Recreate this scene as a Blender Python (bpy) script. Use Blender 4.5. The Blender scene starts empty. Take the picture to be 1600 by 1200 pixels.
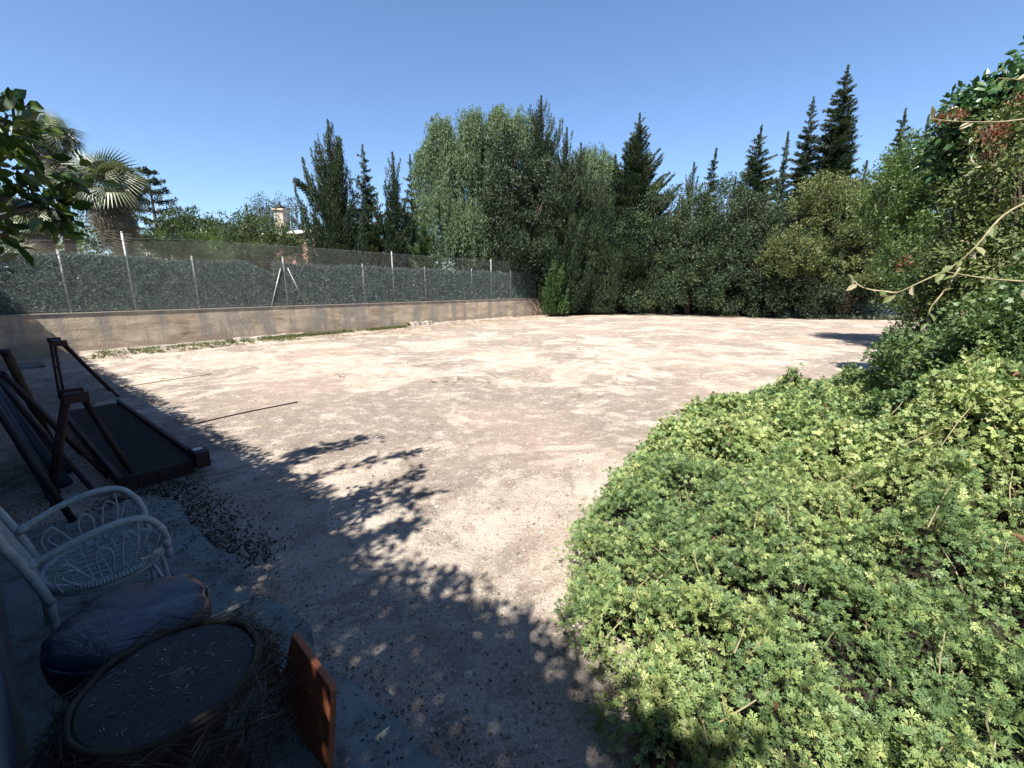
import bpy, math, random
import numpy as np
from mathutils import Vector, Matrix
R = math.radians
rng = np.random.default_rng(7)
random.seed(7)
C = bpy.context.scene.collection
PW, PH, FPX, HOR, EYE = 1600, 1200, 680.0, 449.0, 1.65
PIT = math.atan((PH/2-HOR)/FPX)
SP, CP = math.sin(PIT), math.cos(PIT)

# ------------------------------------------------------------------ camera
cam = bpy.data.objects.new('camera', bpy.data.cameras.new('camera')); C.objects.link(cam)
cam.location = (0, 0, EYE); cam.rotation_euler = (math.pi/2-PIT, 0, 0)
cam.data.sensor_width = 36; cam.data.lens = FPX/PW*36; cam.data.clip_start = .03; cam.data.clip_end = 2000
bpy.context.scene.camera = cam

def ray(px, py):
    x = (px-PW/2)/FPX; y = (PH/2-py)/FPX
    return np.array([x, CP+SP*y, -SP+CP*y])
def gp(px, py, z=0.0):           # photo pixel -> point of the place at height z
    d = ray(px, py); t = (z-EYE)/d[2]; return np.array([d[0]*t, d[1]*t, z])
def dp(px, py, Y):               # photo pixel -> point of the place at depth Y
    d = ray(px, py); t = Y/d[1]; return np.array([d[0]*t, Y, EYE+d[2]*t])

UD = np.array([-.78, .626, 0]); MD = np.array([.626, .78, 0])
def um(u, m, z=0.0): return UD*u+MD*m+np.array([0, 0, z])

# ------------------------------------------------------------------ materials
def newmat(name):
    m = bpy.data.materials.new(name); m.use_nodes = True
    nt = m.node_tree; b = nt.nodes['Principled BSDF']; return m, nt, b
def N(nt, t, **k):
    n = nt.nodes.new(t)
    for a, v in k.items():
        if a.startswith('i_'): n.inputs[a[2:].replace('_', ' ')].default_value = v
        else: setattr(n, a, v)
    return n
ALB = .58                                         # overall reflectance level of the place
def ramp(nt, stops, fac=None):
    stops = [(p, c if isinstance(c, (int, float)) else tuple(q*ALB for q in c)) for p, c in stops]
    r = nt.nodes.new('ShaderNodeValToRGB'); e = r.color_ramp.elements
    while len(e) < len(stops): e.new(.5)
    for q, (p, c) in zip(e, stops): q.position = p; q.color = (c[0], c[1], c[2], 1) if not isinstance(c, (int, float)) else (c, c, c, 1)
    if fac is not None: nt.links.new(fac, r.inputs[0])
    return r
def coords(nt, scale=(1, 1, 1), obj=True):
    t = nt.nodes.new('ShaderNodeTexCoord'); mp = nt.nodes.new('ShaderNodeMapping')
    mp.inputs['Scale'].default_value = scale; nt.links.new(t.outputs['Object'], mp.inputs['Vector']); return mp.outputs[0]
def noise(nt, vec, scale, detail=5, rough=.6, dist=0):
    n = nt.nodes.new('ShaderNodeTexNoise'); n.inputs['Scale'].default_value = scale; n.inputs['Detail'].default_value = detail
    n.inputs['Roughness'].default_value = rough; n.inputs['Distortion'].default_value = dist
    nt.links.new(vec, n.inputs['Vector']); return n.outputs['Fac']
def mix(nt, fac, a, b, mode='MIX'):
    m = nt.nodes.new('ShaderNodeMix'); m.data_type = 'RGBA'; m.blend_type = mode
    for s, v in ((0, fac), (6, a), (7, b)):
        if isinstance(v, bpy.types.NodeSocket): nt.links.new(v, m.inputs[s])
        elif isinstance(v, (int, float)): m.inputs[s].default_value = v if s == 0 else (v, v, v, 1)
        else:
            k_ = ALB if mode == 'MIX' else 1.0; m.inputs[s].default_value = (v[0]*k_, v[1]*k_, v[2]*k_, 1)
    return m.outputs[2]
def mth(nt, op, a, b=0.0):
    m = nt.nodes.new('ShaderNodeMath'); m.operation = op
    for s, v in ((0, a), (1, b)):
        if isinstance(v, bpy.types.NodeSocket): nt.links.new(v, m.inputs[s])
        else: m.inputs[s].default_value = v
    return m.outputs[0]
def bump(nt, b, h, strength=.3, dist=.02):
    n = nt.nodes.new('ShaderNodeBump'); n.inputs['Strength'].default_value = strength; n.inputs['Distance'].default_value = dist
    nt.links.new(h, n.inputs['Height']); nt.links.new(n.outputs[0], b.inputs['Normal'])

def leafmat(name, stops, transl=.3, rough=.55, spec=.3):
    m, nt, b = newmat(name)
    a = N(nt, 'ShaderNodeAttribute', attribute_name='tint')
    r = ramp(nt, stops, a.outputs['Fac'])
    nt.links.new(r.outputs[0], b.inputs['Base Color'])
    b.inputs['Roughness'].default_value = rough; b.inputs['Specular IOR Level'].default_value = spec
    t = N(nt, 'ShaderNodeBsdfTranslucent')
    g = mix(nt, 1.0, r.outputs[0], (1.1, 1.15, .6), 'MULTIPLY'); nt.links.new(g, t.inputs[0])
    ms = N(nt, 'ShaderNodeMixShader'); ms.inputs[0].default_value = transl
    nt.links.new(b.outputs[0], ms.inputs[1]); nt.links.new(t.outputs[0], ms.inputs[2])
    nt.links.new(ms.outputs[0], nt.nodes['Material Output'].inputs[0])
    return m
def mottled(name, c1, c2, scale=6, rough=.7, bs=.3, bd=.01, spec=.3, metal=0, c3=None, detail=6, stretch=(1, 1, 1)):
    m, nt, b = newmat(name); v = coords(nt, stretch)
    n = noise(nt, v, scale, detail, .65)
    st = [(.35, c1), (.65, c2)] + ([(.72, c3)] if c3 else [])
    r = ramp(nt, st, n); nt.links.new(r.outputs[0], b.inputs['Base Color'])
    b.inputs['Roughness'].default_value = rough; b.inputs['Specular IOR Level'].default_value = spec; b.inputs['Metallic'].default_value = metal
    bump(nt, b, noise(nt, v, scale*5, 5, .6), bs, bd); return m

M = {}
M['cyp'] = leafmat('cypress_green', [(0, (.014, .030, .016)), (.5, (.034, .062, .029)), (.85, (.07, .10, .045)), (1, (.12, .12, .055))], .18)
M['cypb'] = leafmat('cypress_bright', [(0, (.025, .065, .020)), (.5, (.05, .11, .03)), (1, (.10, .16, .045))], .25)
M['cypg'] = leafmat('cypress_grey_green', [(0, (.018, .038, .018)), (.5, (.045, .082, .034)), (.85, (.095, .135, .055)), (1, (.17, .15, .07))], .2)
M['pep'] = leafmat('pepper_tree_green', [(0, (.06, .11, .05)), (.5, (.12, .19, .09)), (1, (.20, .27, .14))], .35)
M['oliv'] = leafmat('olive_yellow_green', [(0, (.045, .075, .025)), (.5, (.11, .15, .045)), (.85, (.25, .27, .10)), (1, (.40, .38, .19))], .25)
M['brt'] = leafmat('bright_green', [(0, (.04, .09, .022)), (.5, (.09, .165, .042)), (1, (.19, .26, .08))], .35, .45, .4)
M['brd'] = leafmat('broad_green', [(0, (.03, .06, .02)), (.5, (.06, .105, .03)), (1, (.12, .15, .05))], .3)
M['ger'] = leafmat('lobed_leaf_green', [(0, (.11, .19, .075)), (.35, (.20, .30, .11)), (.65, (.31, .41, .14)), (.92, (.45, .50, .20)), (.96, (.38, .24, .12)), (1, (.30, .13, .09))], .3, .55, .3)
M['lem'] = leafmat('citrus_leaf', [(0, (.035, .08, .02)), (.5, (.08, .15, .03)), (.85, (.17, .24, .06)), (1, (.34, .36, .18))], .4, .35, .6)
M['palm'] = leafmat('palm_frond', [(0, (.05, .075, .04)), (.5, (.12, .155, .08)), (1, (.34, .36, .22))], .2, .45, .5)
M['dead'] = leafmat('dead_frond', [(0, (.11, .10, .07)), (.5, (.27, .24, .16)), (1, (.52, .47, .34))], .2)
M['vine'] = leafmat('dry_vine_leaf', [(0, (.05, .09, .025)), (.5, (.12, .17, .05)), (.8, (.22, .24, .09)), (1, (.50, .44, .30))], .3)
M['rust'] = leafmat('rust_bracts', [(0, (.12, .045, .025)), (.6, (.26, .10, .05)), (1, (.38, .22, .12))], .3)
M['bigl'] = leafmat('large_dark_leaf', [(0, (.025, .07, .022)), (.6, (.05, .13, .035)), (1, (.10, .19, .06))], .3, .4, .5)
M['weed'] = leafmat('weed_green', [(0, (.07, .10, .03)), (.6, (.14, .17, .06)), (1, (.30, .26, .12))], .3)
M['dryw'] = leafmat('dry_weed', [(0, (.16, .10, .05)), (.6, (.32, .22, .11)), (1, (.42, .32, .18))], .2)
M['sage'] = leafmat('silver_weed', [(0, (.12, .16, .11)), (1, (.28, .31, .22))], .3)
M['scr'] = leafmat('screen_blades', [(0, (.06, .105, .09)), (.6, (.20, .28, .25)), (.93, (.46, .55, .50)), (1, (.75, .78, .74))], .25, .5, .4)
M['bark'] = mottled('bark', (.09, .065, .045), (.20, .155, .11), 9, .9, .8, .03, stretch=(1, 1, .3))
M['pbark'] = mottled('palm_bark', (.13, .10, .075), (.30, .25, .19), 7, .9, .9, .04, stretch=(1, 1, 3))
M['twig'] = mottled('pale_twig', (.24, .20, .11), (.38, .34, .20), 12, .8)
M['dtwig'] = mottled('dark_twig', (.07, .05, .035), (.14, .10, .07), 12, .9)
M['galv'] = mottled('galvanised_steel', (.42, .43, .42), (.60, .61, .59), 8, .5, .1, metal=.3)
M['wire'] = mottled('galvanised_wire', (.2, .22, .22), (.3, .32, .32), 8, .55, .1, metal=.3)
M['rustm'] = mottled('rusty_red_steel', (.028, .012, .012), (.065, .028, .025), 7, .75, .4, .004)
M['rustp'] = mottled('rusty_pole', (.04, .026, .014), (.09, .05, .024), 7, .85, .4, .004)
M['deck'] = mottled('rusty_deck', (.025, .02, .018), (.055, .042, .035), 14, .8, .5, .006)
M['bpipe'] = mottled('blue_grey_pipe', (.02, .035, .055), (.045, .065, .09), 3, .6, .2, .004)
M['blue'] = mottled('blue_vinyl', (.003, .010, .03), (.008, .020, .055), 5, .35, .5, .012, spec=.5)
M['ratt'] = mottled('white_painted_rattan', (.30, .36, .37), (.50, .56, .57), 15, .55, .3, .003, c3=(.13, .11, .09))
M['wick'] = mottled('dark_wicker', (.035, .028, .022), (.085, .065, .045), 25, .9, .6, .005)
M['ttop'] = mottled('dusty_dark_top', (.010, .010, .012), (.03, .028, .027), 6, .55, .3, .004)
M['terra'] = mottled('terracotta_board', (.38, .12, .055), (.50, .17, .075), 3, .85, .2, .003)
M['stone'] = mottled('kerb_concrete', (.36, .31, .26), (.52, .46, .39), 9, .9, .6, .01)
M['white'] = mottled('white_paint', (.62, .62, .60), (.78, .78, .76), 2, .8, .1)
M['pink'] = mottled('pink_render', (.36, .20, .16), (.44, .25, .20), 2, .9, .1)
M['beige'] = mottled('beige_render', (.42, .35, .28), (.56, .48, .40), 2, .9, .1)
M['dark'] = mottled('dark_steel', (.01, .01, .012), (.03, .028, .028), 9, .6, .2)
M['pebb'] = mottled('pebble', (.22, .18, .15), (.55, .49, .42), 3, .9, .2)
M['cact'] = mottled('cactus_skin', (.10, .14, .06), (.2, .24, .12), 9, .7)
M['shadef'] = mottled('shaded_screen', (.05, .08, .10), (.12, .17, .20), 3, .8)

def ground_mat():
    m, nt, b = newmat('dry_sandy_soil'); v = coords(nt)
    sep = N(nt, 'ShaderNodeSeparateXYZ'); nt.links.new(v, sep.inputs[0])
    cream = ramp(nt, [(.3, (.52, .44, .36)), (.6, (.73, .635, .535))], noise(nt, v, 1.3, 8, .65))
    big = noise(nt, v, .55, 9, .68, .6)
    band = N(nt, 'ShaderNodeMapRange'); band.inputs[1].default_value = 2.8; band.inputs[2].default_value = 4.6; nt.links.new(sep.outputs[1], band.inputs[0])
    band2 = N(nt, 'ShaderNodeMapRange'); band2.inputs[1].default_value = 6.6; band2.inputs[2].default_value = 8.5; band2.inputs[3].default_value = 1; band2.inputs[4].default_value = .25; nt.links.new(sep.outputs[1], band2.inputs[0])
    band3 = N(nt, 'ShaderNodeMapRange'); band3.inputs[1].default_value = 11.5; band3.inputs[2].default_value = 14; band3.inputs[3].default_value = 0; band3.inputs[4].default_value = .5; nt.links.new(sep.outputs[1], band3.inputs[0])
    bb = mth(nt, 'MULTIPLY', band.outputs[0], mth(nt, 'ADD', band2.outputs[0], band3.outputs[0]))
    sh = mth(nt, 'ADD', big, mth(nt, 'MULTIPLY', mth(nt, 'SUBTRACT', bb, .5), .11))
    mk = ramp(nt, [(.480, 0.0), (.512, 1.0)], sh)
    brk = ramp(nt, [(.40, 0.05), (.50, 1.0)], noise(nt, v, 4.5, 10, .78))
    mk2 = mth(nt, 'MULTIPLY', mk.outputs[0], brk.outputs[0])
    greyc = ramp(nt, [(.35, (.21, .17, .14)), (.65, (.40, .33, .28))], noise(nt, v, 17, 6, .7))
    col = mix(nt, mth(nt, 'MULTIPLY', mk2, .85), cream.outputs[0], greyc.outputs[0])
    # fine broken crust everywhere
    cr = ramp(nt, [(.49, 0.0), (.56, .6)], noise(nt, v, 3.1, 12, .8, .4))
    col = mix(nt, cr.outputs[0], col, (.36, .29, .23))
    pk = ramp(nt, [(.46, 0.0), (.60, .36)], noise(nt, v, .33, 3, .5))
    col = mix(nt, pk.outputs[0], col, (.62, .47, .37))
    # pebbles and grit
    vo = N(nt, 'ShaderNodeTexVoronoi'); vo.inputs['Scale'].default_value = 70; nt.links.new(v, vo.inputs['Vector'])
    grit = ramp(nt, [(.10, 1.0), (.22, 0.0)], vo.outputs['Distance'])
    gm = mth(nt, 'MULTIPLY', grit.outputs[0], ramp(nt, [(.45, 0.0), (.6, .8)], noise(nt, v, 2.3, 5, .6)).outputs[0])
    col = mix(nt, gm, col, vo.outputs['Color'], 'MULTIPLY')
    fn = ramp(nt, [(.3, .62), (.7, 1.15)], noise(nt, v, 46, 6, .75))
    col = mix(nt, 1.0, col, fn.outputs[0], 'MULTIPLY')
    sp = ramp(nt, [(.40, .45), (.50, 1.0)], noise(nt, v, 120, 3, .6))
    col = mix(nt, ramp(nt, [(.42, .15), (.60, 1.0)], noise(nt, v, 1.9, 8, .75)).outputs[0], col, mix(nt, 1.0, col, sp.outputs[0], 'MULTIPLY'))
    nt.links.new(col, b.inputs['Base Color'])
    b.inputs['Roughness'].default_value = .95; b.inputs['Specular IOR Level'].default_value = .15
    h = mth(nt, 'ADD', noise(nt, v, 38, 8, .75), mth(nt, 'MULTIPLY', noise(nt, v, 3, 6, .6), 1.5))
    bump(nt, b, h, .8, .035)
    return m
M['ground'] = ground_mat()

def wall_mat():
    m, nt, b = newmat('stained_render')
    v = coords(nt, (1, 1, 1)); vs = coords(nt, (.7, .7, 3.0))
    n1 = noise(nt, vs, 1.4, 9, .65, .5); n2 = noise(nt, v, 4, 9, .7)
    c = ramp(nt, [(.30, (.27, .21, .15)), (.45, (.54, .43, .30)), (.62, (.78, .64, .47))], n1)
    c2 = mix(nt, ramp(nt, [(.47, 0.0), (.60, .85)], noise(nt, coords(nt, (1.8, 1.8, .3)), 1.1, 7, .65)).outputs[0], c.outputs[0], (.36, .33, .29))
    c3 = mix(nt, ramp(nt, [(.52, 0.0), (.7, .5)], n2).outputs[0], c2, (.70, .57, .42))
    # crumbling foot of the wall, a band of bare mortar 25 cm high
    sep = N(nt, 'ShaderNodeSeparateXYZ'); nt.links.new(v, sep.inputs[0])
    zz = mth(nt, 'ADD', sep.outputs[2], mth(nt, 'MULTIPLY', n1, .35))
    ft = ramp(nt, [(.36, 1.0), (.42, 0.0)], zz)
    c4 = mix(nt, mth(nt, 'MULTIPLY', ft.outputs[0], .6), c3, (.42, .32, .24))
    nt.links.new(c4, b.inputs['Base Color']); b.inputs['Roughness'].default_value = .95; b.inputs['Specular IOR Level'].default_value = .15
    bump(nt, b, mth(nt, 'ADD', n2, noise(nt, v, 25, 6, .7)), .5, .03); return m
M['wall'] = wall_mat()
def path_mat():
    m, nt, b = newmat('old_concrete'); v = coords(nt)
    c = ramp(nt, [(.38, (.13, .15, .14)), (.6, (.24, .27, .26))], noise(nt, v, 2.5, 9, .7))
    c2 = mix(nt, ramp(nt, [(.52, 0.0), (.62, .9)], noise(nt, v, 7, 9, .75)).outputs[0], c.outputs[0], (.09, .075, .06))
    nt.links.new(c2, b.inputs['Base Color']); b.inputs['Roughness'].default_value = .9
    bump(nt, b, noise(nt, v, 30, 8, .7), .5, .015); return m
M['path'] = path_mat()
M['para'] = mottled('grey_blue_render', (.10, .13, .15), (.17, .205, .225), 3, .9, .4, .01)
M['house'] = mottled('house_render', (.16, .14, .12), (.24, .21, .18), 2, .9, .3, .01)

# ------------------------------------------------------------------ mesh helpers
def link(o, parent=None):
    C.objects.link(o)
    if parent is not None: o.parent = parent
    return o
def fast_mesh(name, V, F, mat, tint=None, parent=None, smooth=False):
    V = np.asarray(V, np.float32); F = np.asarray(F, np.int32); k = F.shape[1]
    me = bpy.data.meshes.new(name); me.vertices.add(len(V)); me.vertices.foreach_set('co', V.ravel())
    me.loops.add(F.size); me.loops.foreach_set('vertex_index', F.ravel())
    me.polygons.add(len(F)); me.polygons.foreach_set('loop_start', np.arange(0, F.size, k, dtype=np.int32))
    me.update(calc_edges=True)
    if tint is not None:
        a = me.attributes.new('tint', 'FLOAT', 'FACE'); a.data.foreach_set('value', np.asarray(tint, np.float32))
    me.polygons.foreach_set('use_smooth', np.full(len(F), smooth))
    me.materials.append(mat)
    return link(bpy.data.objects.new(name, me), parent)
class G:                                           # collects shapes into ONE mesh
    def __init__(s): s.v = []; s.f = []; s.n = 0
    def add(s, V, F):
        s.v += [tuple(map(float, p)) for p in V]; s.f += [tuple(int(i)+s.n for i in q) for q in F]; s.n = len(s.v)
    def box(s, c, size, ax=None):
        ax = np.eye(3) if ax is None else np.array(ax); h = np.array(size)/2; c = np.array(c)
        V = [c+ax[0]*h[0]*i+ax[1]*h[1]*j+ax[2]*h[2]*k for i in (-1, 1) for j in (-1, 1) for k in (-1, 1)]
        s.add(V, [(0, 1, 3, 2), (4, 6, 7, 5), (0, 4, 5, 1), (2, 3, 7, 6), (0, 2, 6, 4), (1, 5, 7, 3)])
    def tube(s, P, r, n=8, cap=True):
        P = np.array(P, float); K = len(P); r = np.full(K, r) if np.isscalar(r) else np.array(r)
        T = np.gradient(P, axis=0); T /= np.linalg.norm(T, axis=1)[:, None]+1e-9
        a = np.array([0, 0, 1.]) if abs(T[0][2]) < .9 else np.array([1., 0, 0]); V = []
        for i in range(K):
            x = a-T[i]*a.dot(T[i]); x /= np.linalg.norm(x)+1e-9; y = np.cross(T[i], x); a = x
            for j in range(n):
                t = 2*math.pi*j/n; V.append(P[i]+r[i]*(x*math.cos(t)+y*math.sin(t)))
        F = [(i*n+j, i*n+(j+1) % n, (i+1)*n+(j+1) % n, (i+1)*n+j) for i in range(K-1) for j in range(n)]
        if cap: F += [tuple(range(n))[::-1], tuple(range((K-1)*n, K*n))]
        s.add(V, F)
    def lathe(s, prof, c=(0, 0, 0), n=40):
        V = [(c[0]+r*math.cos(2*math.pi*j/n), c[1]+r*math.sin(2*math.pi*j/n), c[2]+z) for r, z in prof for j in range(n)]
        F = [(i*n+j, i*n+(j+1) % n, (i+1)*n+(j+1) % n, (i+1)*n+j) for i in range(len(prof)-1) for j in range(n)]
        F += [tuple(range((len(prof)-1)*n, len(prof)*n)), tuple(range(n))[::-1]]
        s.add(V, F)
    def build(s, name, mat, parent=None, smooth=False, bevel=0):
        me = bpy.data.meshes.new(name); me.from_pydata(s.v, [], s.f); me.update()
        me.polygons.foreach_set('use_smooth', [smooth]*len(me.polygons)); me.materials.append(mat)
        o = link(bpy.data.objects.new(name, me), parent)
        if bevel:
            b = o.modifiers.new('bevel', 'BEVEL'); b.width = bevel; b.segments = 2; b.limit_method = 'ANGLE'
        return o
def tag(o, label=None, cat=None, group=None, kind=None):
    if label: o['label'] = label
    if cat: o['category'] = cat
    if group: o['group'] = group
    if kind: o['kind'] = kind
    return o
def thing(name, label, cat, loc=(0, 0, 0), rz=0, group=None):
    o = bpy.data.objects.new(name, None); C.objects.link(o); o.location = tuple(map(float, loc)); o.rotation_euler = (0, 0, rz)
    o.empty_display_size = .1
    return tag(o, label, cat, group)
def smooth_path(P, n=8):
    P = np.array(P, float); out = []
    Q = np.vstack([2*P[0]-P[1], P, 2*P[-1]-P[-2]])
    for i in range(1, len(Q)-2):
        for t in np.linspace(0, 1, n, endpoint=False):
            p0, p1, p2, p3 = Q[i-1:i+3]
            out.append(.5*((2*p1)+(p2-p0)*t+(2*p0-5*p1+4*p2-p3)*t*t+(-p0+3*p1-3*p2+p3)*t**3))
    out.append(P[-1]); return np.array(out)

# ------------------------------------------------------------------ leaves
def unit(a): return a/(np.linalg.norm(a, axis=-1, keepdims=True)+1e-9)
KITE = (np.array([(0, 0, 0), (.45, .2, .03), (1, 0, -.03), (.45, -.2, .03)]), np.array([(0, 3, 2, 1)]))
SLIM = (np.array([(0, 0, 0), (.4, .10, .02), (1, 0, -.05), (.4, -.10, .02)]), np.array([(0, 3, 2, 1)]))
OVAL = (np.array([(0, 0, 0), (.25, .2, .05), (.65, .22, .05), (1, 0, -.08), (.65, -.22, .05), (.25, -.2, .05), (.3, 0, -.02), (.65, 0, -.03)]),
        np.array([(0, 6, 1, 1), (1, 6, 7, 2), (2, 7, 3, 3), (0, 5, 6, 6), (5, 4, 7, 6), (4, 3, 7, 7)]))
OVAL = (OVAL[0], np.array([(0, 6, 1), (1, 6, 7), (1, 7, 2), (2, 7, 3), (0, 5, 6), (5, 7, 6), (5, 4, 7), (4, 3, 7)]))
CONL = (np.array([(0, 0, 0), (.42, .14, .03), (1, 0, -.03), (.42, -.14, .03)]), np.array([(0, 3, 2, 1)]))
def spray_t():                                     # a small scale-leaf spray: stem with side shoots
    V = []; F = []
    def kite(x0, y0, ang, l, w, z=0):
        c, s = math.cos(ang), math.sin(ang); b = len(V)
        for a, t in ((0, 0), (.5, w), (1, 0), (.5, -w)): V.append((x0+c*a*l-s*t*l, y0+s*a*l+c*t*l, z-.1*a*l))
        F.append((b, b+3, b+2, b+1))
    kite(0, 0, 0, 1, .10); kite(.2, 0, .75, .5, .16); kite(.3, 0, -.75, .5, .16); kite(.55, 0, .6, .4, .17); kite(.6, 0, -.6, .36, .17)
    return np.array(V), np.array(F)
SPRAY = spray_t()
def lobed_t(fine=True):                            # deeply cut aromatic leaf
    V = []; F = []
    def kite(x0, y0, ang, l, w, z=0, dz=0):
        c, s = math.cos(ang), math.sin(ang); b = len(V)
        for a, t in ((0, 0), (.6, w), (1, 0), (.6, -w)): V.append((x0+c*a*l-s*t*l, y0+s*a*l+c*t*l, z+dz*a*l))
        F.append((b, b+3, b+2, b+1))
    for ang, l in ((0, .9), (.8, .72), (-.8, .72), (1.65, .5), (-1.65, .5)):
        kite(.12, 0, ang, l, .15 if fine else .24, 0, -.15+.1*abs(ang))
        if fine:
            c, s = math.cos(ang), math.sin(ang)
            for q, sd, ll in ((.42, .75, .36), (.5, -.75, .34)):
                kite(.12+c*l*q, s*l*q, ang+sd, ll*l, .24, -.05*q, -.25)
    if fine: kite(-.45, 0, 0, .6, .035, -.22, .4)
    return np.array(V), np.array(F)
LOBF, LOBC = lobed_t(True), lobed_t(False)
def place(tmpl, pos, d, nrm, sc, tint):
    TV, TF = tmpl; n = len(pos)
    x = unit(d); y = unit(np.cross(nrm, x)); z = np.cross(x, y)
    fr = np.stack([x, y, z], 1)                    # n,3,3
    V = pos[:, None, :]+sc[:, None, None]*np.einsum('kj,njc->nkc', TV, fr)
    F = TF[None]+np.arange(n)[:, None, None]*len(TV)
    return V.reshape(-1, 3), F.reshape(-1, TF.shape[1]), np.repeat(tint, len(TF))
def rnd(n): return unit(rng.normal(size=(n, 3)))
def clumps(cent, rc, per, size, bias=(0, 0, .4), tmpl=KITE, ct=None, squash=1.0, up=.6, bvec=None, tv=.22):
    """leaf clumps round centres; ct = tint per clump"""
    n = len(cent); rc = np.broadcast_to(rc, (n,))
    idx = np.repeat(np.arange(n), per); k = len(idx)
    u = rnd(k); rr = rng.random(k)**.45
    off = u*(rc[idx]*rr)[:, None]; off[:, 2] *= squash
    pos = cent[idx]+off
    b = np.array(bias)[None] if bvec is None else bvec[idx]
    d = unit(u*.8+b+rng.normal(size=(k, 3))*.35)
    nr = unit(rnd(k)+np.array([0, 0, up])[None])
    ct = rng.random(n) if ct is None else ct
    size = size[idx] if isinstance(size, np.ndarray) else size
    tint = np.clip(.6*ct[idx]+.4*rng.random(k)+rng.normal(size=k)*tv*.3, 0, 1)
    return place(tmpl, pos, d, nr, size*(.6+.8*rng.random(k)), tint)
def merge(parts):
    V = []; F = []; T = []; o = 0
    for v, f, t in parts: V.append(v); F.append(f+o); T.append(t); o += len(v)
    return np.vstack(V), np.vstack(F), np.concatenate(T)

def conifer(name, label, top, R0, mat, style='cyp', dens=1.0, group=None, low=.0, foot=None, lean=0, zb=0.0, leaf=.13, h=None, flat=1.0):
    """trunk, limbs and a crown of leaf clumps set along rising branches; top = tip of the tree"""
    X, Y, H = top; H = H-zb
    t = thing(name, label, 'tree', (X-lean, Y, zb), 0, group)
    nb = int(125*dens*(H/8)*max(.8, R0/1.4))
    f = low+(1-low)*(np.arange(nb)+rng.random(nb))/nb
    f = (1-(1-f)**.68)*.97
    R0 = R0*1.25
    if style == 'open': f = np.round(f*H/.42)*.42/H+rng.normal(size=nb)*.008
    f = np.clip(f, 0, .985)
    az = rng.random(nb)*2*math.pi
    if style == 'cyp':   prof = (1-f)**.62; upv, w = 1.9, .27
    elif style == 'open': prof = (1-f)**.85*(.6+.4*rng.random(nb)); upv, w = .30, .15
    elif style == 'bushy': prof = (1-f)**.80; upv, w = .75, .25
    else:                prof = (1-f)**.7; upv, w = 1.0, .2
    prof = prof*np.minimum(1, .55+f*4)
    L = R0*prof*np.where(rng.random(nb) < .35, .85+.3*rng.random(nb), .5+.35*rng.random(nb))+.05
    L *= (1.0+.22*np.sin(az*3+X)+.18*np.sin(az*5+2*Y+f*9))
    hx, hy = np.cos(az), np.sin(az)
    z0 = f*H
    npb = np.maximum(36, (230*(L/1.0)**1.1*(np.sqrt(w/.19)))).astype(int); bi = np.repeat(np.arange(nb), npb); k = len(bi)
    s = rng.random(k)**.75
    Lb = L[bi]
    side = rng.normal(size=k)*.16*(1-.4*s)            # fan the sprays sideways
    ang = az[bi]+side
    cl = Lb*(np.sin(s*1.57) if style == 'cyp' else s)
    cz = z0[bi]+Lb*upv*(s**1.5)-Lb*upv*.62
    sub = (rng.integers(0, 5, k)+.5)/5                # side sprays in bundles
    tipw = np.clip(cz/H, 0, 1)**3*lean
    sp = w*1.4*(1.15-.9*s)*(1.1-.6*np.clip(cz/H, 0, 1))*(.5+.5*np.minimum(1, Lb))
    P = np.stack([np.cos(ang)*cl+tipw, np.sin(ang)*cl*flat, cz], -1)+rnd(k)*(sp*rng.random(k)**.6)[:, None]
    P[:, 2] = np.maximum(P[:, 2], .1+.3*rng.random(k))
    d = unit(np.stack([np.cos(ang), np.sin(ang), upv*(.3+1.2*s)], -1)*1.0+rnd(k)*.75)
    hf = np.clip(P[:, 2]/H, 0, 1)
    sz = leaf*1.12*(1.08-.55*hf**3)*(.6+.8*rng.random(k))
    tn = np.clip(.6*rng.random(nb)[bi]+.4*rng.random(k), 0, 1)
    V1 = place(CONL, P, d, unit(rnd(k)+np.array([0, 0, .5])), sz, tn)
    m_ = int(130*H); lz = (1-rng.random(m_)**1.2*.6)*H; wl_ = .30*(1.02-lz/H)**.7*min(1.5, R0)
    P = rnd(m_)*wl_[:, None]+np.stack([(lz/H)**3*lean, 0*lz, lz-.1], -1)
    V2 = place(CONL, P, unit(rnd(m_)*.6+np.array([0, 0, 1.])), rnd(m_), leaf*(.5+.5*rng.random(m_)), rng.random(m_))
    V, F, T = merge([V1, V2])
    fast_mesh('crown', V, F, mat, T, t)
    g = G(); k = 8; zz = np.linspace(-.1, H*.96, k)
    g.tube([(lean*(max(0, z)/H)**3, 0, z) for z in zz], (.05+H*.012)*(1.02-np.linspace(0, 1, k))**1.2+.006, 9)
    for i in range(0, nb, 3):
        z1 = z0[i]; l = L[i]*.85
        g.tube([((z1/H)**3*lean, 0, max(.1, z1-l*upv*.6)), (hx[i]*l*.5, hy[i]*l*.5*flat, z1-l*.1*upv), (hx[i]*l, hy[i]*l*flat, min(H-.1, z1+l*upv*.4))], [.03, .02, .006], 4, False)
    g.build('trunk', M['bark'], t)
    return t

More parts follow.
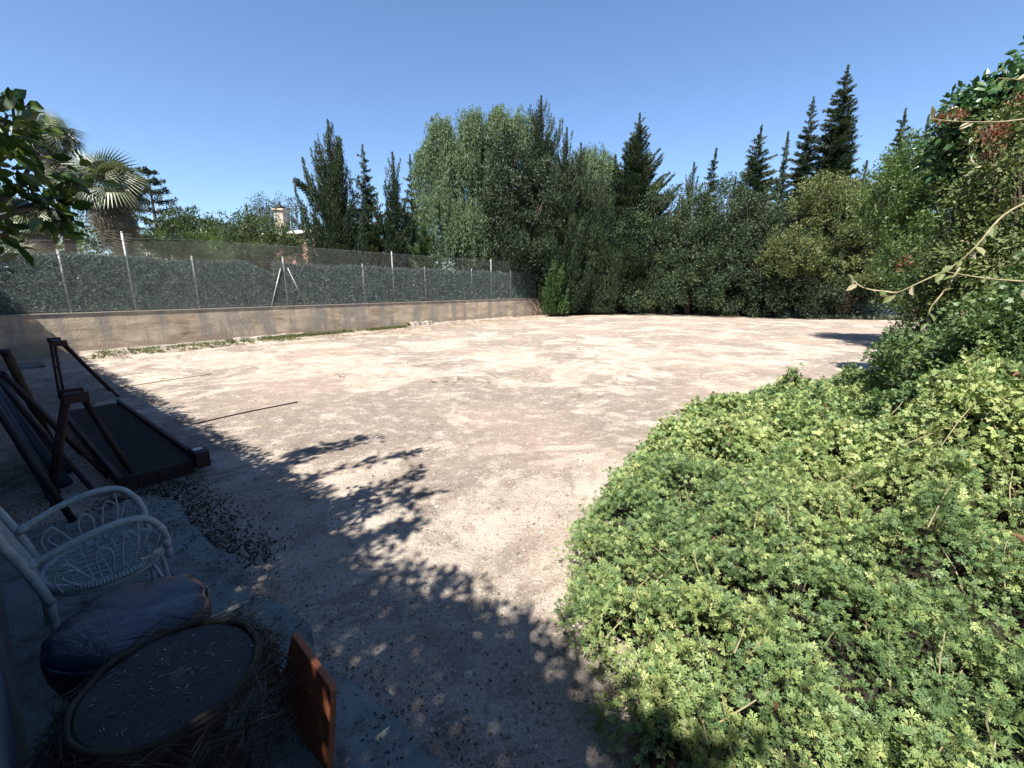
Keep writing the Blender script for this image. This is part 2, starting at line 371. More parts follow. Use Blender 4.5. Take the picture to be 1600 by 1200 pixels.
def broad(name, label, base, ells, mat, n=260, per=60, leaf=.12, rc=.35, cat='tree', group=None, tmpl=KITE, bias=(0, 0, .3), up=.7, trunk_r=.12, limbs=None, parent_mat=None, shell=.55, low_cut=None, twigs=True):
    """trunk with limbs to each lobe; crown = leaf clumps in the outer part of several ellipsoids"""
    t = thing(name, label, cat, base, 0, group); b0 = np.array(base, float)
    vols = np.array([e[3]*e[4]*e[5] for e in ells])**.67; vols /= vols.sum(); cs = []
    for e, wv in zip(ells, vols):
        k = int(n*wv)+3; u = rnd(k); rr = shell+(1-shell)*rng.random(k)**.7
        bumpy = 1+.16*np.sin(u[:, 0]*6+e[0])*np.sin(u[:, 1]*5+e[1])*1.2+.10*rng.normal(size=k)
        cs.append(np.array(e[:3])+u*np.array(e[3:6])*(rr*bumpy)[:, None])
    cent = np.vstack(cs)
    if low_cut is not None: cent = cent[cent[:, 2] > low_cut]
    cent = cent-b0
    V, F, T = clumps(cent, rc*(.6+.8*rng.random(len(cent))), per, leaf, bias=bias, tmpl=tmpl, up=up)
    fast_mesh('crown', V, F, mat, T, t)
    g = G()
    for e in ells:
        c = np.array(e[:3])-b0
        for q in range(2):
            tgt = c+rnd(1)[0]*np.array(e[3:6])*.3
            mid = np.array([tgt[0]*.35, tgt[1]*.35, max(.1, tgt[2]*.5)])
            g.tube(smooth_path([(0, 0, -.05), mid, tgt], 4), np.linspace(trunk_r, trunk_r*.25, 9), 7)
    if twigs:
        for i in rng.choice(len(cent), min(60, len(cent)), replace=False):
            g.tube([cent[i]*.75+np.array([0, 0, .0]), cent[i]*.9, cent[i]], [.018, .012, .005], 4, False)
    g.build('trunk' if cat == 'tree' else 'stems', M['bark'], t)
    return t

# ------------------------------------------------------------------ ground, path
g = G()
g.add([(-300, -60, 0), (300, -60, 0), (300, 500, 0), (-300, 500, 0)], [(0, 1, 2, 3)])
tag(g.build('ground', M['ground']), 'dry sandy ground with grey crusted patches', kind='structure')
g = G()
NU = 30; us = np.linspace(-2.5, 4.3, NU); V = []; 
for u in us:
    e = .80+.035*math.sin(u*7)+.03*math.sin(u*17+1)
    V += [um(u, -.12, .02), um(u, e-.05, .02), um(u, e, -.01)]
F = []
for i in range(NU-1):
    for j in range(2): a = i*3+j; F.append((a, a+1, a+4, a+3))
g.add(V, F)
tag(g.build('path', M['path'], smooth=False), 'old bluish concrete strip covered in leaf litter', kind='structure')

# ------------------------------------------------------------------ boundary wall + fence
WD = unit(np.array([550/FPX, 1/CP, 0.0])); ND = np.array([WD[1], -WD[0], 0])
W0 = gp(130, 553); WH = 1.01
def wp(px, py=None):                               # distance along the wall whose foot stands under photo column px at its top
    A = ray(px, 480)
    # intersect vertical plane through W0 with horizontal direction of the ray at the wall top
    # solve s,t:  W0+WD*s = A_xy*t
    s, t = np.linalg.solve(np.array([[WD[0], -A[0]], [WD[1], -A[1]]]), -W0[:2]); return s
S_END = wp(862); S_BEG = -7.0
def wl(s, n=0.0, z=0.0): return W0+WD*s+ND*n+np.array([0, 0, z])
t = thing('boundary_wall', 'long low rendered garden wall with brown stains, carrying the mesh fence', 'wall', wl(0))
def rel(P, o): return [np.array(p)-np.array(o.location) for p in P]
g = G(); ns = 60; rows = [(0, -.05), (0, .12), (0, .3), (0, .6), (0, .9), (0, WH)]
ss = np.linspace(S_BEG, S_END, ns); V = []
for s in ss:
    for k, (n_, z) in enumerate(rows):
        V.append(wl(s, 0, z))
    V.append(wl(s, -.2, WH)); V.append(wl(s, -.2, -.05))
K = len(rows)+2; F = [(i*K+j, i*K+j+1, (i+1)*K+j+1, (i+1)*K+j) for i in range(ns-1) for j in range(K-1)]
F += [tuple(range(K)), tuple(range((ns-1)*K, ns*K))[::-1]]
g.add(rel(V, t), F); g.build('wall_body', M['wall'], t)
g = G()
ax = np.array([WD, ND, (0, 0, 1)])
g.box(rel([wl((S_BEG+S_END)/2, -.1, WH+.012)], t)[0], (S_END-S_BEG, .235, .022), ax); g.build('coping', M['stone'], t)
# ledge: broken footing along the wall foot
g = G()
for a, b_, h, n1 in ((-.5, 3.2, .07, .12), (3.4, 5.6, .10, .16), (10.2, 11.5, .16, .22), (11.7, 14.4, .07, .15), (14.4, 17.5, .06, .12)):
    k = 12; V = []
    for s in np.linspace(a, b_, k):
        j = .02*math.sin(s*9)+.015*math.sin(s*23)
        V += [wl(s, .005, h+j*.5), wl(s, n1-.03+j, h+j), wl(s, n1+j, 0)]
    g.add(rel(V, t), [(i*3+j, i*3+j+1, (i+1)*3+j+1, (i+1)*3+j) for i in range(k-1) for j in range(2)])
g.build('footing', M['stone'], t)

fen = thing('mesh_fence', 'galvanised chain link fence with green-grey privacy screening on top of the wall', 'fence', wl(0, -.1, WH))
posts = [(110, 1.5), (213, 2.03), (313, 1.5), (452, 1.62), (573, 1.5), (619, 2.05), (668, 1.5), (740, 1.52), (770, 2.05), (800, 1.5)]
fz = WH+.023
pm = None
def mkpost(h):
    g = G(); g.tube([(0, 0, 0), (0, 0, h)], .024, 10); g.lathe([(.028, h-.02), (.028, h+.004), (.015, h+.016)], n=10); return g
for px, h in posts+[(-60, 1.5), (838, 1.5)]:
    s = wp(px) if px > 0 else -1.9
    o = mkpost(h).build('post', M['galv'], fen, True); o.location = wl(s, -.1, fz)-wl(0, -.1, WH)
sB = wp(452)
for d in (-.55, .62):
    g = G(); g.tube([(0, 0, 0), tuple(WD*(-d*.8)+np.array([0, 0, 1.25]))], .019, 8)
    o = g.build('brace', M['galv'], fen, True); o.location = wl(sB+d, -.07, fz)-wl(0, -.1, WH)
# woven wire: crossing diagonals from the wall top to the upper wire
g = G(); S0, S1 = S_BEG, S_END-.1
def htop(s): return 1.55+.42/(1+math.exp(-(s-wp(213)+1)*1.2))
pitch = .062
V = []; F = []
rw = .0011
def prism(a, b_):
    i = len(V)
    for p in (a, b_):
        V.append(p+WD*rw*1.4); V.append(p+ND*rw); V.append(p-WD*rw*1.4); V.append(p-ND*rw)
    F.extend([(i, i+1, i+5, i+4), (i+1, i+2, i+6, i+5), (i+2, i+3, i+7, i+6), (i+3, i, i+4, i+7)])
for q in np.arange(S0, S1, pitch):
    for sg in (1, -1):
        h = htop(q+sg*.9); e = q+sg*h*1.0
        if S0 <= e <= S1: prism(wl(q, -.07+sg*.0015, fz+.01), wl(e, -.07+sg*.0015, fz+h))
o0 = wl(0, -.1, WH)
fast_mesh('wire_mesh', np.array(V)-o0, F, M['wire'], None, fen)
g = G()
for hz in (.06, .75, 1.42): g.tube([wl(s, -.072, fz+hz)-o0 for s in np.linspace(S0, S1, 20)], .0035, 5)
g.tube([wl(s, -.072, fz+htop(s))-o0 for s in np.linspace(S0, S1, 30)], .004, 5)
g.build('tension_wire', M['wire'], fen)
# artificial screening: thin sheet with blades
def scr_top(s):
    z = 1.40+.03*math.sin(s*1.7)+.02*math.sin(s*5.1)
    a, b_ = wp(380), wp(436)
    if a < s < b_: z -= .42*((s-a)/(b_-a))**1.6
    if wp(213) < s < wp(300): z -= .02
    return z
ss = np.linspace(S0, S1, 400); rowsN = 12; V = []
for s in ss:
    for j in range(rowsN):
        z = scr_top(s)*j/(rowsN-1)
        V.append(wl(s, -.105+.012*math.sin(s*13+z*3)+.01*math.sin(s*37), fz+z)-o0)
F = [(i*rowsN+j, i*rowsN+j+1, (i+1)*rowsN+j+1, (i+1)*rowsN+j) for i in range(len(ss)-1) for j in range(rowsN-1)]
F = np.array(F); keep = rng.random(len(F)) > .004
def scrm():
    m, nt, b = newmat('screen_backing'); v = coords(nt, (1, 1, .4))
    c = ramp(nt, [(.35, (.03, .055, .052)), (.6, (.08, .12, .115)), (.75, (.2, .26, .25))], noise(nt, v, 3.5, 9, .75))
    nt.links.new(c.outputs[0], b.inputs['Base Color']); b.inputs['Roughness'].default_value = .7; return m
scr = fast_mesh('privacy_screen', np.array(V), F[keep], scrm(), None, fen)
nb = 95000; s = S0+(S1-S0)*rng.random(nb); hh = np.array([scr_top(a) for a in s]); z = hh*rng.random(nb)**.9
pos = wl(0)[None]-o0+WD[None]*s[:, None]+ND[None]*(-.095+.012*rng.normal(size=nb))[:, None]; pos[:, 2] = fz-o0[2]+z
d = unit(rng.normal(size=(nb, 3))*.5+WD[None]*rng.normal(size=nb)[:, None]+np.array([0, 0, .7])); 
tn = rng.random(nb)*.93; tn[rng.random(nb) < .035+.05*(np.sin(s*3.1)+np.sin(s*7.7) > 1.0)] = 1.0
V, F, T = place(SLIM, pos, d, unit(ND[None]+rng.normal(size=(nb, 3))*.5), .05+.05*rng.random(nb), tn)
fast_mesh('screen_foliage', V, F, M['scr'], T, scr)

# ------------------------------------------------------------------ trees behind the wall
def tip(px, py, Y): return dp(px, py, Y)
GR = 'tall cypresses and conifers behind the garden wall'
conifer('cypress_tree', 'twin-topped dark cypress with one limb sticking out left, beside the pink house', tip(512, 186, 24), 1.5, M['cyp'], 'cyp', 2.4, GR)
conifer('conifer_tree', 'slim open conifer just right of the twin-topped cypress', tip(566, 224, 26), 1.7, M['cyp'], 'open', 1.6, GR)
conifer('cypress_tree', 'narrow pointed cypress, third spire right of the pink house', tip(613, 236, 25), 1.0, M['cyp'], 'cyp', 2.0, GR)
conifer('conifer_tree', 'grey-green open conifer touching the left edge of the weeping pepper tree', tip(640, 240, 28), 1.6, M['cypg'], 'open', 1.7, GR)
conifer('cypress_tree', 'small light green cypress rising over the fence left of the pepper tree', tip(662, 330, 24), 1.3, M['cypb'], 'bushy', 1.2, GR)
conifer('conifer_tree', 'low bushy conifer between the twin-topped cypress and the narrow spire', tip(588, 300, 24.5), 1.6, M['cypg'], 'bushy', 1.3, GR)
tl = C.objects.get('cypress_tree')
# stray limb of the twin-topped cypress and its second top
def extra_limb(tree, pts, mat, w=.16, per=26, n=16, leaf=.13):
    P = smooth_path(pts, 6)-np.array(tree.location); k = np.linspace(0, len(P)-1, n).astype(int)
    V, F, T = clumps(P[k], np.linspace(w, w*.35, n), per*2, leaf, bvec=np.tile(unit(P[-1]-P[0]), (n, 1)))
    o = fast_mesh('limb', V, F, mat, T, tree); g = G(); g.tube(P, np.linspace(.05, .01, len(P)), 6); g.build('limb_wood', M['bark'], o)
extra_limb(tl, [tip(500, 330, 24), tip(480, 298, 23.8), tip(463, 284, 23.6)], M['cyp'], .3)
extra_limb(tl, [tip(522, 300, 23.8), tip(528, 260, 23.8), tip(529, 220, 23.8)], M['cyp'], .34, n=22)

def weeping(name, label, base, tops, mat, group=None, leaf=.17, per=70, nst=520, drop=2.4):
    t = thing(name, label, 'tree', base, 0, group); b0 = np.array(base); parts = []
    P = []; B = []; ct = []
    for (c, r) in tops:
        c = np.array(c)-b0; r = np.array(r); k = int(nst*r[0]*r[2]/2.7)+34
        u = rnd(k); u[:, 2] = np.abs(u[:, 2])*1.1-.25; st = c+u*r*(.45+.75*rng.random(k)**.8)[:, None]; st[:, 2] += rng.normal(size=k)*.22
        ln = drop*(.4+.8*rng.random(k)); tt = rng.random(k)
        for i in range(k):
            m_ = 9; q = np.linspace(0, 1, m_)
            pp = st[i]+np.stack([u[i, 0]*.35*q, u[i, 1]*.35*q, -ln[i]*q+(.12+.8*tt[i]**5)*np.sin(q*3)], -1)
            P.append(pp); ct.append(np.full(m_, tt[i]))
    P = np.vstack(P); ct = np.concatenate(ct); P = P[P[:, 2] > .3] if False else P
    V, F, T = clumps(P, .10, 7, leaf, bvec=np.tile([0, 0, -1.3], (len(P), 1)), tmpl=SLIM, ct=ct, up=0)
    fast_mesh('crown', V, F, mat, T, t)
    g = G()
    for (c, r) in tops:
        c = np.array(c)-b0
        for q in range(3):
            e = c+rnd(1)[0]*np.array(r)*.5; g.tube(smooth_path([(0, 0, -.05), (e[0]*.2, e[1]*.2, e[2]*.45), e], 5), np.linspace(.22, .03, 11), 8)
    g.build('trunk', M['bark'], t); return t
def tops(lst): return [(dp(px, py, Y), (rx, ry, rz)) for px, py, Y, rx, ry, rz in lst]
weeping('pepper_tree', 'large weeping pepper tree with pale feathery foliage behind the fence', (-2.4, 28, 0),
        tops([(688, 205, 27, .62, .8, .8), (738, 195, 27.5, .8, .9, .8), (782, 190, 28, .75, .9, .8), (812, 200, 28.3, .6, .8, .9), (670, 250, 27, .7, 1.0, 1.1), (715, 250, 27, 1.0, 1.2, 1.2), (765, 250, 28, 1.0, 1.1, 1.2), (690, 320, 26.5, 1.2, 1.3, 1.3), (728, 345, 26.3, 1.1, 1.3, 1.3)]), M['pep'])
weeping('pepper_tree', 'feathery pale green tree peeping out behind the flame-shaped cypress', (4.4, 33, 0),
        tops([(925, 270, 32, 1.6, 1.4, 1.5), (950, 310, 32, 1.3, 1.4, 1.8)]), M['pep'], leaf=.2)
conifer('cypress_tree', 'tallest dark cypress right of the weeping pepper tree', tip(846, 148, 29), 2.0, M['cyp'], 'cyp', 2.6, GR)
conifer('cypress_tree', 'dark cypress half hidden in the pepper tree foliage', tip(776, 205, 27.2), 1.9, M['cyp'], 'cyp', 1.1, GR, low=.1)
broad('evergreen_tree', 'dark dense evergreen filling the space behind the fence end', dp(790, 470, 27) * np.array([1, 1, 0]),
      [(*dp(785, 310, 26.0), 1.5, 1.3, 2.0), (*dp(840, 320, 26.8), 1.5, 1.3, 2.6), (*dp(790, 390, 25.8), 2.0, 1.3, 1.2), (*dp(740, 410, 25.8), 1.3, 1.2, .8), (*dp(840, 400, 26.6), 1.4, 1.4, 1.4), (*dp(800, 240, 26.6), .9, .9, 1.2)], M['cyp'], 420, 60, .14, .36)
GF = 'cypresses standing at the end of the garden wall'
conifer('cypress_tree', 'flame-shaped cypress with upright plumes at the end of the wall', tip(886, 198, 26.8), .95, M['cyp'], 'cyp', 2.6, GF, leaf=.15)
conifer('cypress_tree', 'darker cypress hard against the right of the flame-shaped one', tip(908, 222, 27.8), 1.3, M['cyp'], 'cyp', 1.8, GF, leaf=.14)
conifer('cypress_tree', 'short bright green cypress shoot leaning over the wall end', tip(868, 400, 25.6), .62, M['cypb'], 'cyp', 2.0, GF, leaf=.15)
conifer('cypress_tree', 'dark narrow cypress on the shaded side of the flame-shaped one', tip(936, 262, 28.2), 1.5, M['cyp'], 'cyp', 1.6, GF)

GB = 'tall conifers rising above the far hedge'
back = [(1000, 176, 30, 2.9, 'bushy', 'cyp', 2.0, 0, 'broad cone-shaped conifer, the tallest right of the wall end'),
        (962, 240, 31, 1.6, 'bushy', 'cyp', 1.4, 0, 'small conifer shoulder left of the broad cone-shaped one'),
        (1085, 252, 30.5, 1.1, 'cyp', 'cyp', 1.4, 0, 'short thin spire right of the broad cone-shaped conifer'),
        (1120, 230, 31, 1.5, 'open', 'cyp', 1.7, .35, 'crooked conifer with its tip bent right'),
        (1150, 275, 31, .9, 'cyp', 'cyp', 1.2, 0, 'tiny dark spire between the crooked conifer and the tiered one'),
        (1190, 195, 29, 2.5, 'open', 'cypg', 2.0, 0, 'tiered open conifer with wide drooping arms'),
        (1232, 205, 31, 1.3, 'open', 'cypg', 1.6, 0, 'thin ragged conifer left of the two tallest ones'),
        (1272, 150, 29, 1.9, 'open', 'cyp', 2.0, 0, 'second tallest conifer with a leafy narrow top'),
        (1326, 100, 28, 2.6, 'open', 'cyp', 2.8, 0, 'tallest conifer of all, dark against the sky'),
        (1355, 250, 27.5, 1.6, 'bushy', 'cypg', 1.3, 0, 'low grey-green conifer at the foot of the tallest one'),
        (1416, 168, 29, 2.3, 'open', 'cypg', 1.9, 0, 'loose conifer right of the tallest one, above the bright tree'),
        (1452, 178, 31, 1.9, 'open', 'cypg', 1.6, 0, 'rearmost conifer half hidden by the large-leaved tree')]
for px, py, Y, r, st, mt, dn, ln, lb in back:
    conifer('conifer_tree', lb, tip(px, py, Y), r, M[mt], st, dn, GB, lean=ln, leaf=.15)
GH = 'dense evergreens forming the far hedge'
hedge = [(975, 330, 28.6, 2.1, 'cyp', 'first dark evergreen of the far hedge, next to the cypresses'), (1035, 290, 28.0, 2.4, 'cypg', 'bushy grey-green evergreen below the broad conifer'),
         (1090, 300, 27.2, 2.3, 'cypg', 'rounded evergreen under the short thin spire'), (1140, 285, 26.6, 2.4, 'cypg', 'mid hedge evergreen under the crooked conifer'),
         (1195, 290, 25.8, 2.4, 'cyp', 'dark hedge evergreen below the tiered conifer'), (1250, 300, 25.2, 2.3, 'cyp', 'hedge evergreen partly behind the olive-toned shrub'),
         (1310, 290, 24.8, 2.4, 'cyp', 'hedge evergreen directly behind the olive-toned shrub'), (1375, 310, 24.4, 2.4, 'cyp', 'last far hedge evergreen before the bright tree')]
for px, py, Y, r, mt, lb in hedge:
    T_ = tip(px, py, Y)
    broad('evergreen_tree', lb, (T_[0], Y, 0), [(T_[0], Y, T_[2]*.72, r*.75, r*.7, T_[2]*.28), (T_[0]+.3, Y-.2, T_[2]*.45, r*1.0, r*.85, T_[2]*.3), (T_[0]-.2, Y-.3, T_[2]*.2, r*1.1, r*.9, T_[2]*.21)],
          M[mt], 230, 120, .125, .40, group=GH, shell=.72, low_cut=.15)
OQ = 23.2
broad('olive_tree', 'rounded olive-toned shrub tree with yellowish leaves before the far hedge', dp(1320, 470, OQ+.6) * np.array([1, 1, 0]),
      [(*dp(px, py, OQ), q1, 1.4, q2) for px, py, q1, q2 in ((1310, 345, 2.3, 1.8), (1250, 390, 1.5, 1.2), (1370, 370, 1.9, 1.6), (1290, 300, 1.1, .9), (1350, 315, 1.4, 1.1), (1230, 400, 1.2, .9), (1320, 425, 2.2, .9), (1395, 425, 1.4, 1.0))], M['oliv'], 760, 76, .11, .30, twigs=False, trunk_r=.09)
# screen panel and weeds below the hedge at right
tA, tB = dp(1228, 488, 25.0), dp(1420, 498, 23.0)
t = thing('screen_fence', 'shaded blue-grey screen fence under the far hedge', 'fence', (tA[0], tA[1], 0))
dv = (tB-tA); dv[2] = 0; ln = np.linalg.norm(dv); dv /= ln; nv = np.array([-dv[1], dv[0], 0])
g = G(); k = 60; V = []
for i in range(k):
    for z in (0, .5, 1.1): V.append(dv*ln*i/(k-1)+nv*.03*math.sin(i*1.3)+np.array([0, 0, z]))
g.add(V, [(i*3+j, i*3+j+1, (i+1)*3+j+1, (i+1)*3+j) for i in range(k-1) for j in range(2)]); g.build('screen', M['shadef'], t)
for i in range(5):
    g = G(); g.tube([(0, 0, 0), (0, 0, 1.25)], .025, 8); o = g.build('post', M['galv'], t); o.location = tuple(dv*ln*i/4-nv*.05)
k = 1500; fx = rng.uniform(-70, 62, k); cen = np.stack([fx, 44+rng.normal(size=k)*1.5, rng.random(k)*np.where((fx > -9) & (fx < 40), 6.6, 3.0)*(1+.18*np.sin(fx*.9))], -1)
V, F, T = clumps(cen, 1.0, 90, .34, ct=rng.random(k)); tag(fast_mesh('far_trees', V, F, M['brd'], T), 'far belt of trees closing the view behind the gardens', kind='stuff')
# kerb of the field edge
g = G(); kp = [gp(862, 491), gp(960, 488.5), gp(1100, 488), gp(1230, 492), gp(1400, 499)]
kp = smooth_path(kp, 6)
V = []
for p in kp: V += [p+np.array([0, 0, -.02]), p+np.array([0, 0, .05]), p+np.array([0, .18, .06]), p+np.array([0, .2, -.02])]
g.add(V, [(i*4+j, (i+1)*4+j, (i+1)*4+j+1, i*4+j+1) for i in range(len(kp)-1) for j in range(3)])
tag(g.build('kerb', M['stone']), 'low stone kerb along the far edge of the ground', kind='structure')

# ------------------------------------------------------------------ garden left of the picture, beyond the fence
def fan_t(droop=.35, n=24):
    V = []; F = []
    def q(a, b_, c, d_): i = len(V); V.extend([a, b_, c, d_]); F.append((i, i+1, i+2, i+3))
    q((0, .012, 0), (0, -.012, 0), (.52, -.010, .03), (.52, .010, .03))
    for k in range(n):
        a = (k/(n-1)-.5)*2*1.9; c, s = math.cos(a), math.sin(a); wd = .017
        m_ = .28; e = .50
        p0 = np.array([.5, 0, .03]); p1 = p0+np.array([c*m_, s*m_, -.02]); p2 = p0+np.array([c*e, s*e, -droop*.35*(1+.3*abs(a))])
        nrm = np.array([-s, c, 0])*wd
        q(tuple(p0), tuple(p1-nrm), tuple(p1+nrm), tuple(p0)); F[-1] = (len(V)-4, len(V)-3, len(V)-2, len(V)-1)
        q(tuple(p1+nrm), tuple(p1-nrm), tuple(p2-nrm*.1), tuple(p2+nrm*.1))
    return np.array(V, float), np.array(F)
FAN = fan_t(.8)
def palm(label, head, base, rl, nf, nd, trunk_r=.16, dd=1.6):
    t = thing('palm_tree', label, 'tree', base, 0, 'fan palms beyond the fence'); h = np.array(head)-np.array(base)
    k = nf; el = np.arcsin(np.clip(1-1.45*(np.arange(k)+.5)/k, -1, 1)); az = np.arange(k)*2.4+rng.random(k)*.5
    d = unit(np.stack([np.cos(el)*np.cos(az), np.cos(el)*np.sin(az), np.sin(el)], -1)+rng.normal(size=(k, 3))*.14)
    V, F, T = place(FAN, np.tile(h, (k, 1))-d*.1, d, unit(np.array([0, 0, 1.])+rng.normal(size=(k, 3))*.5), rl*(.75+.4*rng.random(k)), rng.random(k))
    fast_mesh('crown', V, F, M['palm'], T, t)
    k = nd; az = rng.random(k)*6.28; zz = rng.random(k)**1.3; q_ = (1-zz)*.8*rng.random(k)**.6+.10; d = np.stack([np.cos(az)*q_, np.sin(az)*q_, -1.0+.5*rng.random(k)], -1)
    pos = h[None]-np.array([0, 0, 1.])*(.1+dd*.34*zz)[:, None]
    V, F, T = place(FAN, pos, unit(d), unit(np.stack([np.cos(az), np.sin(az), .3+0*az], -1)), rl*(.55+.5*rng.random(k)), rng.random(k))
    fast_mesh('dead_fronds', V, F, M['dead'], T, t)
    g = G(); P = smooth_path([(0, 0, -.05), h*.5+np.array([.12, 0, 0]), h], 8); g.tube(P, np.linspace(trunk_r*1.25, trunk_r, len(P))*(1+.06*np.sin(np.arange(len(P))*2.2)), 12)
    g.build('trunk', M['pbark'], t); return t
palm('tall leaning fan palm with brown dead fronds behind the citrus branch', dp(78, 222, 17), gp(108, 430, .0)*0+np.array([*(dp(100, 390, 17)[:2]), 0]), 1.2, 38, 60)
palm('full fan palm with a shaggy skirt of dry leaves beyond the fence', dp(172, 300, 16), np.array([*(dp(178, 390, 16)[:2]), 0]), 1.35, 52, 80, .2, 2.4)
palm('low young fan palm half hidden under the citrus branch', dp(55, 350, 16), np.array([*(dp(57, 390, 16)[:2]), 0]), 1.0, 34, 20, .13, .8)
# norfolk pine: whorls of level arms
def norfolk(label, top, R0):
    X, Y, H = top; t = thing('norfolk_pine', label, 'tree', (X, Y, 0)); cs = []; bv = []
    g = G(); g.tube([(0, 0, -.05), (0, 0, H)], [.2, .02], 8)
    for k in range(16):
        z = H-.25-k*.5
        if z < .5: break
        r = min(R0, .35+k*.22)
        for a in range(6):
            A = a*math.pi/3+k*.5
            if rng.random() < .12: continue
            for s in np.linspace(.25, 1, 7):
                cs.append((math.cos(A)*r*s, math.sin(A)*r*s, z+.22*s*s*r)); bv.append((math.cos(A), math.sin(A), .5))
            g.tube([(0, 0, z), (math.cos(A)*r, math.sin(A)*r, z+.22*r)], [.025, .008], 4, False)
    V, F, T = clumps(np.array(cs), .10, 18, .13, bvec=np.array(bv)); fast_mesh('crown', V, F, M['cyp'], T, t); g.build('trunk', M['bark'], t)
norfolk('norfolk pine with level whorled branches behind the full fan palm', tip(229, 262, 25), 2.0)
broad('broadleaf_tree', 'round dark green tree right of the palms', (*dp(290, 400, 25)[:2], 0), [(*dp(300, 362, 25), 1.6, 1.4, 1.1), (*dp(272, 375, 25), 1.1, 1.2, .9), (*dp(325, 372, 24.5), 1.1, 1.2, .9)], M['brd'], 240, 55, .13, .3)
broad('broadleaf_tree', 'wide light green feathery bush tree in front of the pink house', (*dp(405, 400, 20)[:2], 0), [(*dp(400, 375, 20), 1.5, 1.3, 1.2), (*dp(438, 388, 19.6), .9, 1.1, .75), (*dp(360, 385, 20), 1.0, 1.1, .9)], M['brd'], 330, 60, .10, .25)
broad('hedge', 'low bright green hedge showing above the screen beside the palms', (*dp(250, 400, 18)[:2], 0), [(*dp(a, b_, 18), .7, .6, .55) for a, b_ in ((190, 392), (225, 385), (262, 386), (298, 388), (335, 390), (145, 388), (60, 382), (20, 380), (100, 384))], M['brt'], 230, 55, .10, .22, cat='hedge', trunk_r=.05)
broad('broadleaf_tree', 'dark shrub behind the young palm at the picture edge', (*dp(20, 400, 20)[:2], 0), [(*dp(20, 350, 20), 1.4, 1.2, 1.2), (*dp(-60, 330, 20), 2, 1.2, 1.7), (*dp(110, 365, 20), 1.2, 1, .7)], M['brd'], 240, 50, .13, .3)
for i, (px, py, lb) in enumerate([(412, 306, 'thin airy tree left of the chimney'), (446, 306, 'small airy tree directly behind the chimney')]):
    broad('airy_tree', lb, (*dp(px, 400, 38)[:2], 0), [(*dp(px, py+14, 38), 1.1, .9, .8), (*dp(px-8, py+30, 38), 1.2, .9, .8)], M['cypg'], 60, 26, .13, .34)
for i, (px, py, lb) in enumerate([(462, 318, 'small dark pointed tree just right of the chimney'), (478, 322, 'small dark pointed tree against the twin-topped cypress')]):
    conifer('cypress_tree', lb, tip(px, py, 36), 1.4, M['cyp'], 'bushy', 1.0)
conifer('conifer_tree', 'grey-green hump of a tree left of the branching cactus', tip(384, 318, 30), 2.0, M['cypg'], 'bushy', 1.0)
# cactus
cb = dp(352, 400, 22); t = thing('cactus_tree', 'branching candelabra cactus with upright arms above the bushes', 'cactus', (cb[0], cb[1], 0))
g = G(); g.tube([(0, 0, 0), (0, 0, 2.6)], [.13, .1], 8)
for k in range(26):
    a = k*2.4; r = .25+.55*rng.random(); z0 = 2.0+rng.random()*.8; h = 3.55+rng.random()*.75-r*.25
    g.tube(smooth_path([(0, 0, z0), (math.cos(a)*r*.7, math.sin(a)*r*.7, z0+.25), (math.cos(a)*r, math.sin(a)*r, h)], 4), .055, 6)
g.build('stems', M['cact'], t)
# house
hA = dp(400, 400, 34); hB = dp(500, 400, 31)
t = thing('house', 'pink rendered house with a pale roof edge and white chimney behind the bushes', 'house', (hA[0], hA[1], 0))
dv = hB-hA; dv[2] = 0; ln = np.linalg.norm(dv); dv /= ln; nv = np.array([-dv[1], dv[0], 0]); ax = np.array([dv, nv, (0, 0, 1)])
zt = dp(470, 366, 32)[2]
g = G(); g.box(dv*ln/2+nv*3+np.array([0, 0, zt/2]), (ln, 6, zt), ax); g.build('wall', M['pink'], t)
g = G(); g.box(dv*ln/2+nv*3+np.array([0, 0, zt+.1]), (ln+.5, 6.5, .2), ax); rf = g.build('roof', M['white'], t)
cc = dp(435, 345, 33.5)-hA; ct = dp(435, 328, 33.5)[2]
g = G(); g.box((cc[0], cc[1]+.4, (zt+.2+ct)/2), (.62, .62, ct-zt-.2)); g.box((cc[0], cc[1]+.4, ct+.06), (.85, .85, .12)); ch = g.build('chimney', M['beige'], rf)
g = G(); g.lathe([(.16, ct+.12), (.34, ct+.22), (.32, ct+.30), (.08, ct+.38), (.04, ct+.65)], (cc[0], cc[1]+.4, 0), 12); g.build('cowl', M['dark'], ch)
wA = dp(205, 372, 27); wB = dp(268, 372, 27)
t = thing('garden_shed', 'white flat-roofed shed glimpsed below the norfolk pine', 'shed', (wA[0], 27, 0))
g = G(); g.box(((wB[0]-wA[0])/2, 1.2, (wA[2]-.1)/2), (wB[0]-wA[0], 2.4, wA[2]-.1)); g.build('wall', M['white'], t)
g = G(); g.box(((wB[0]-wA[0])/2, 1.2, wA[2]), (wB[0]-wA[0]+.4, 2.8, .16)); g.build('roof', M['white'], t)

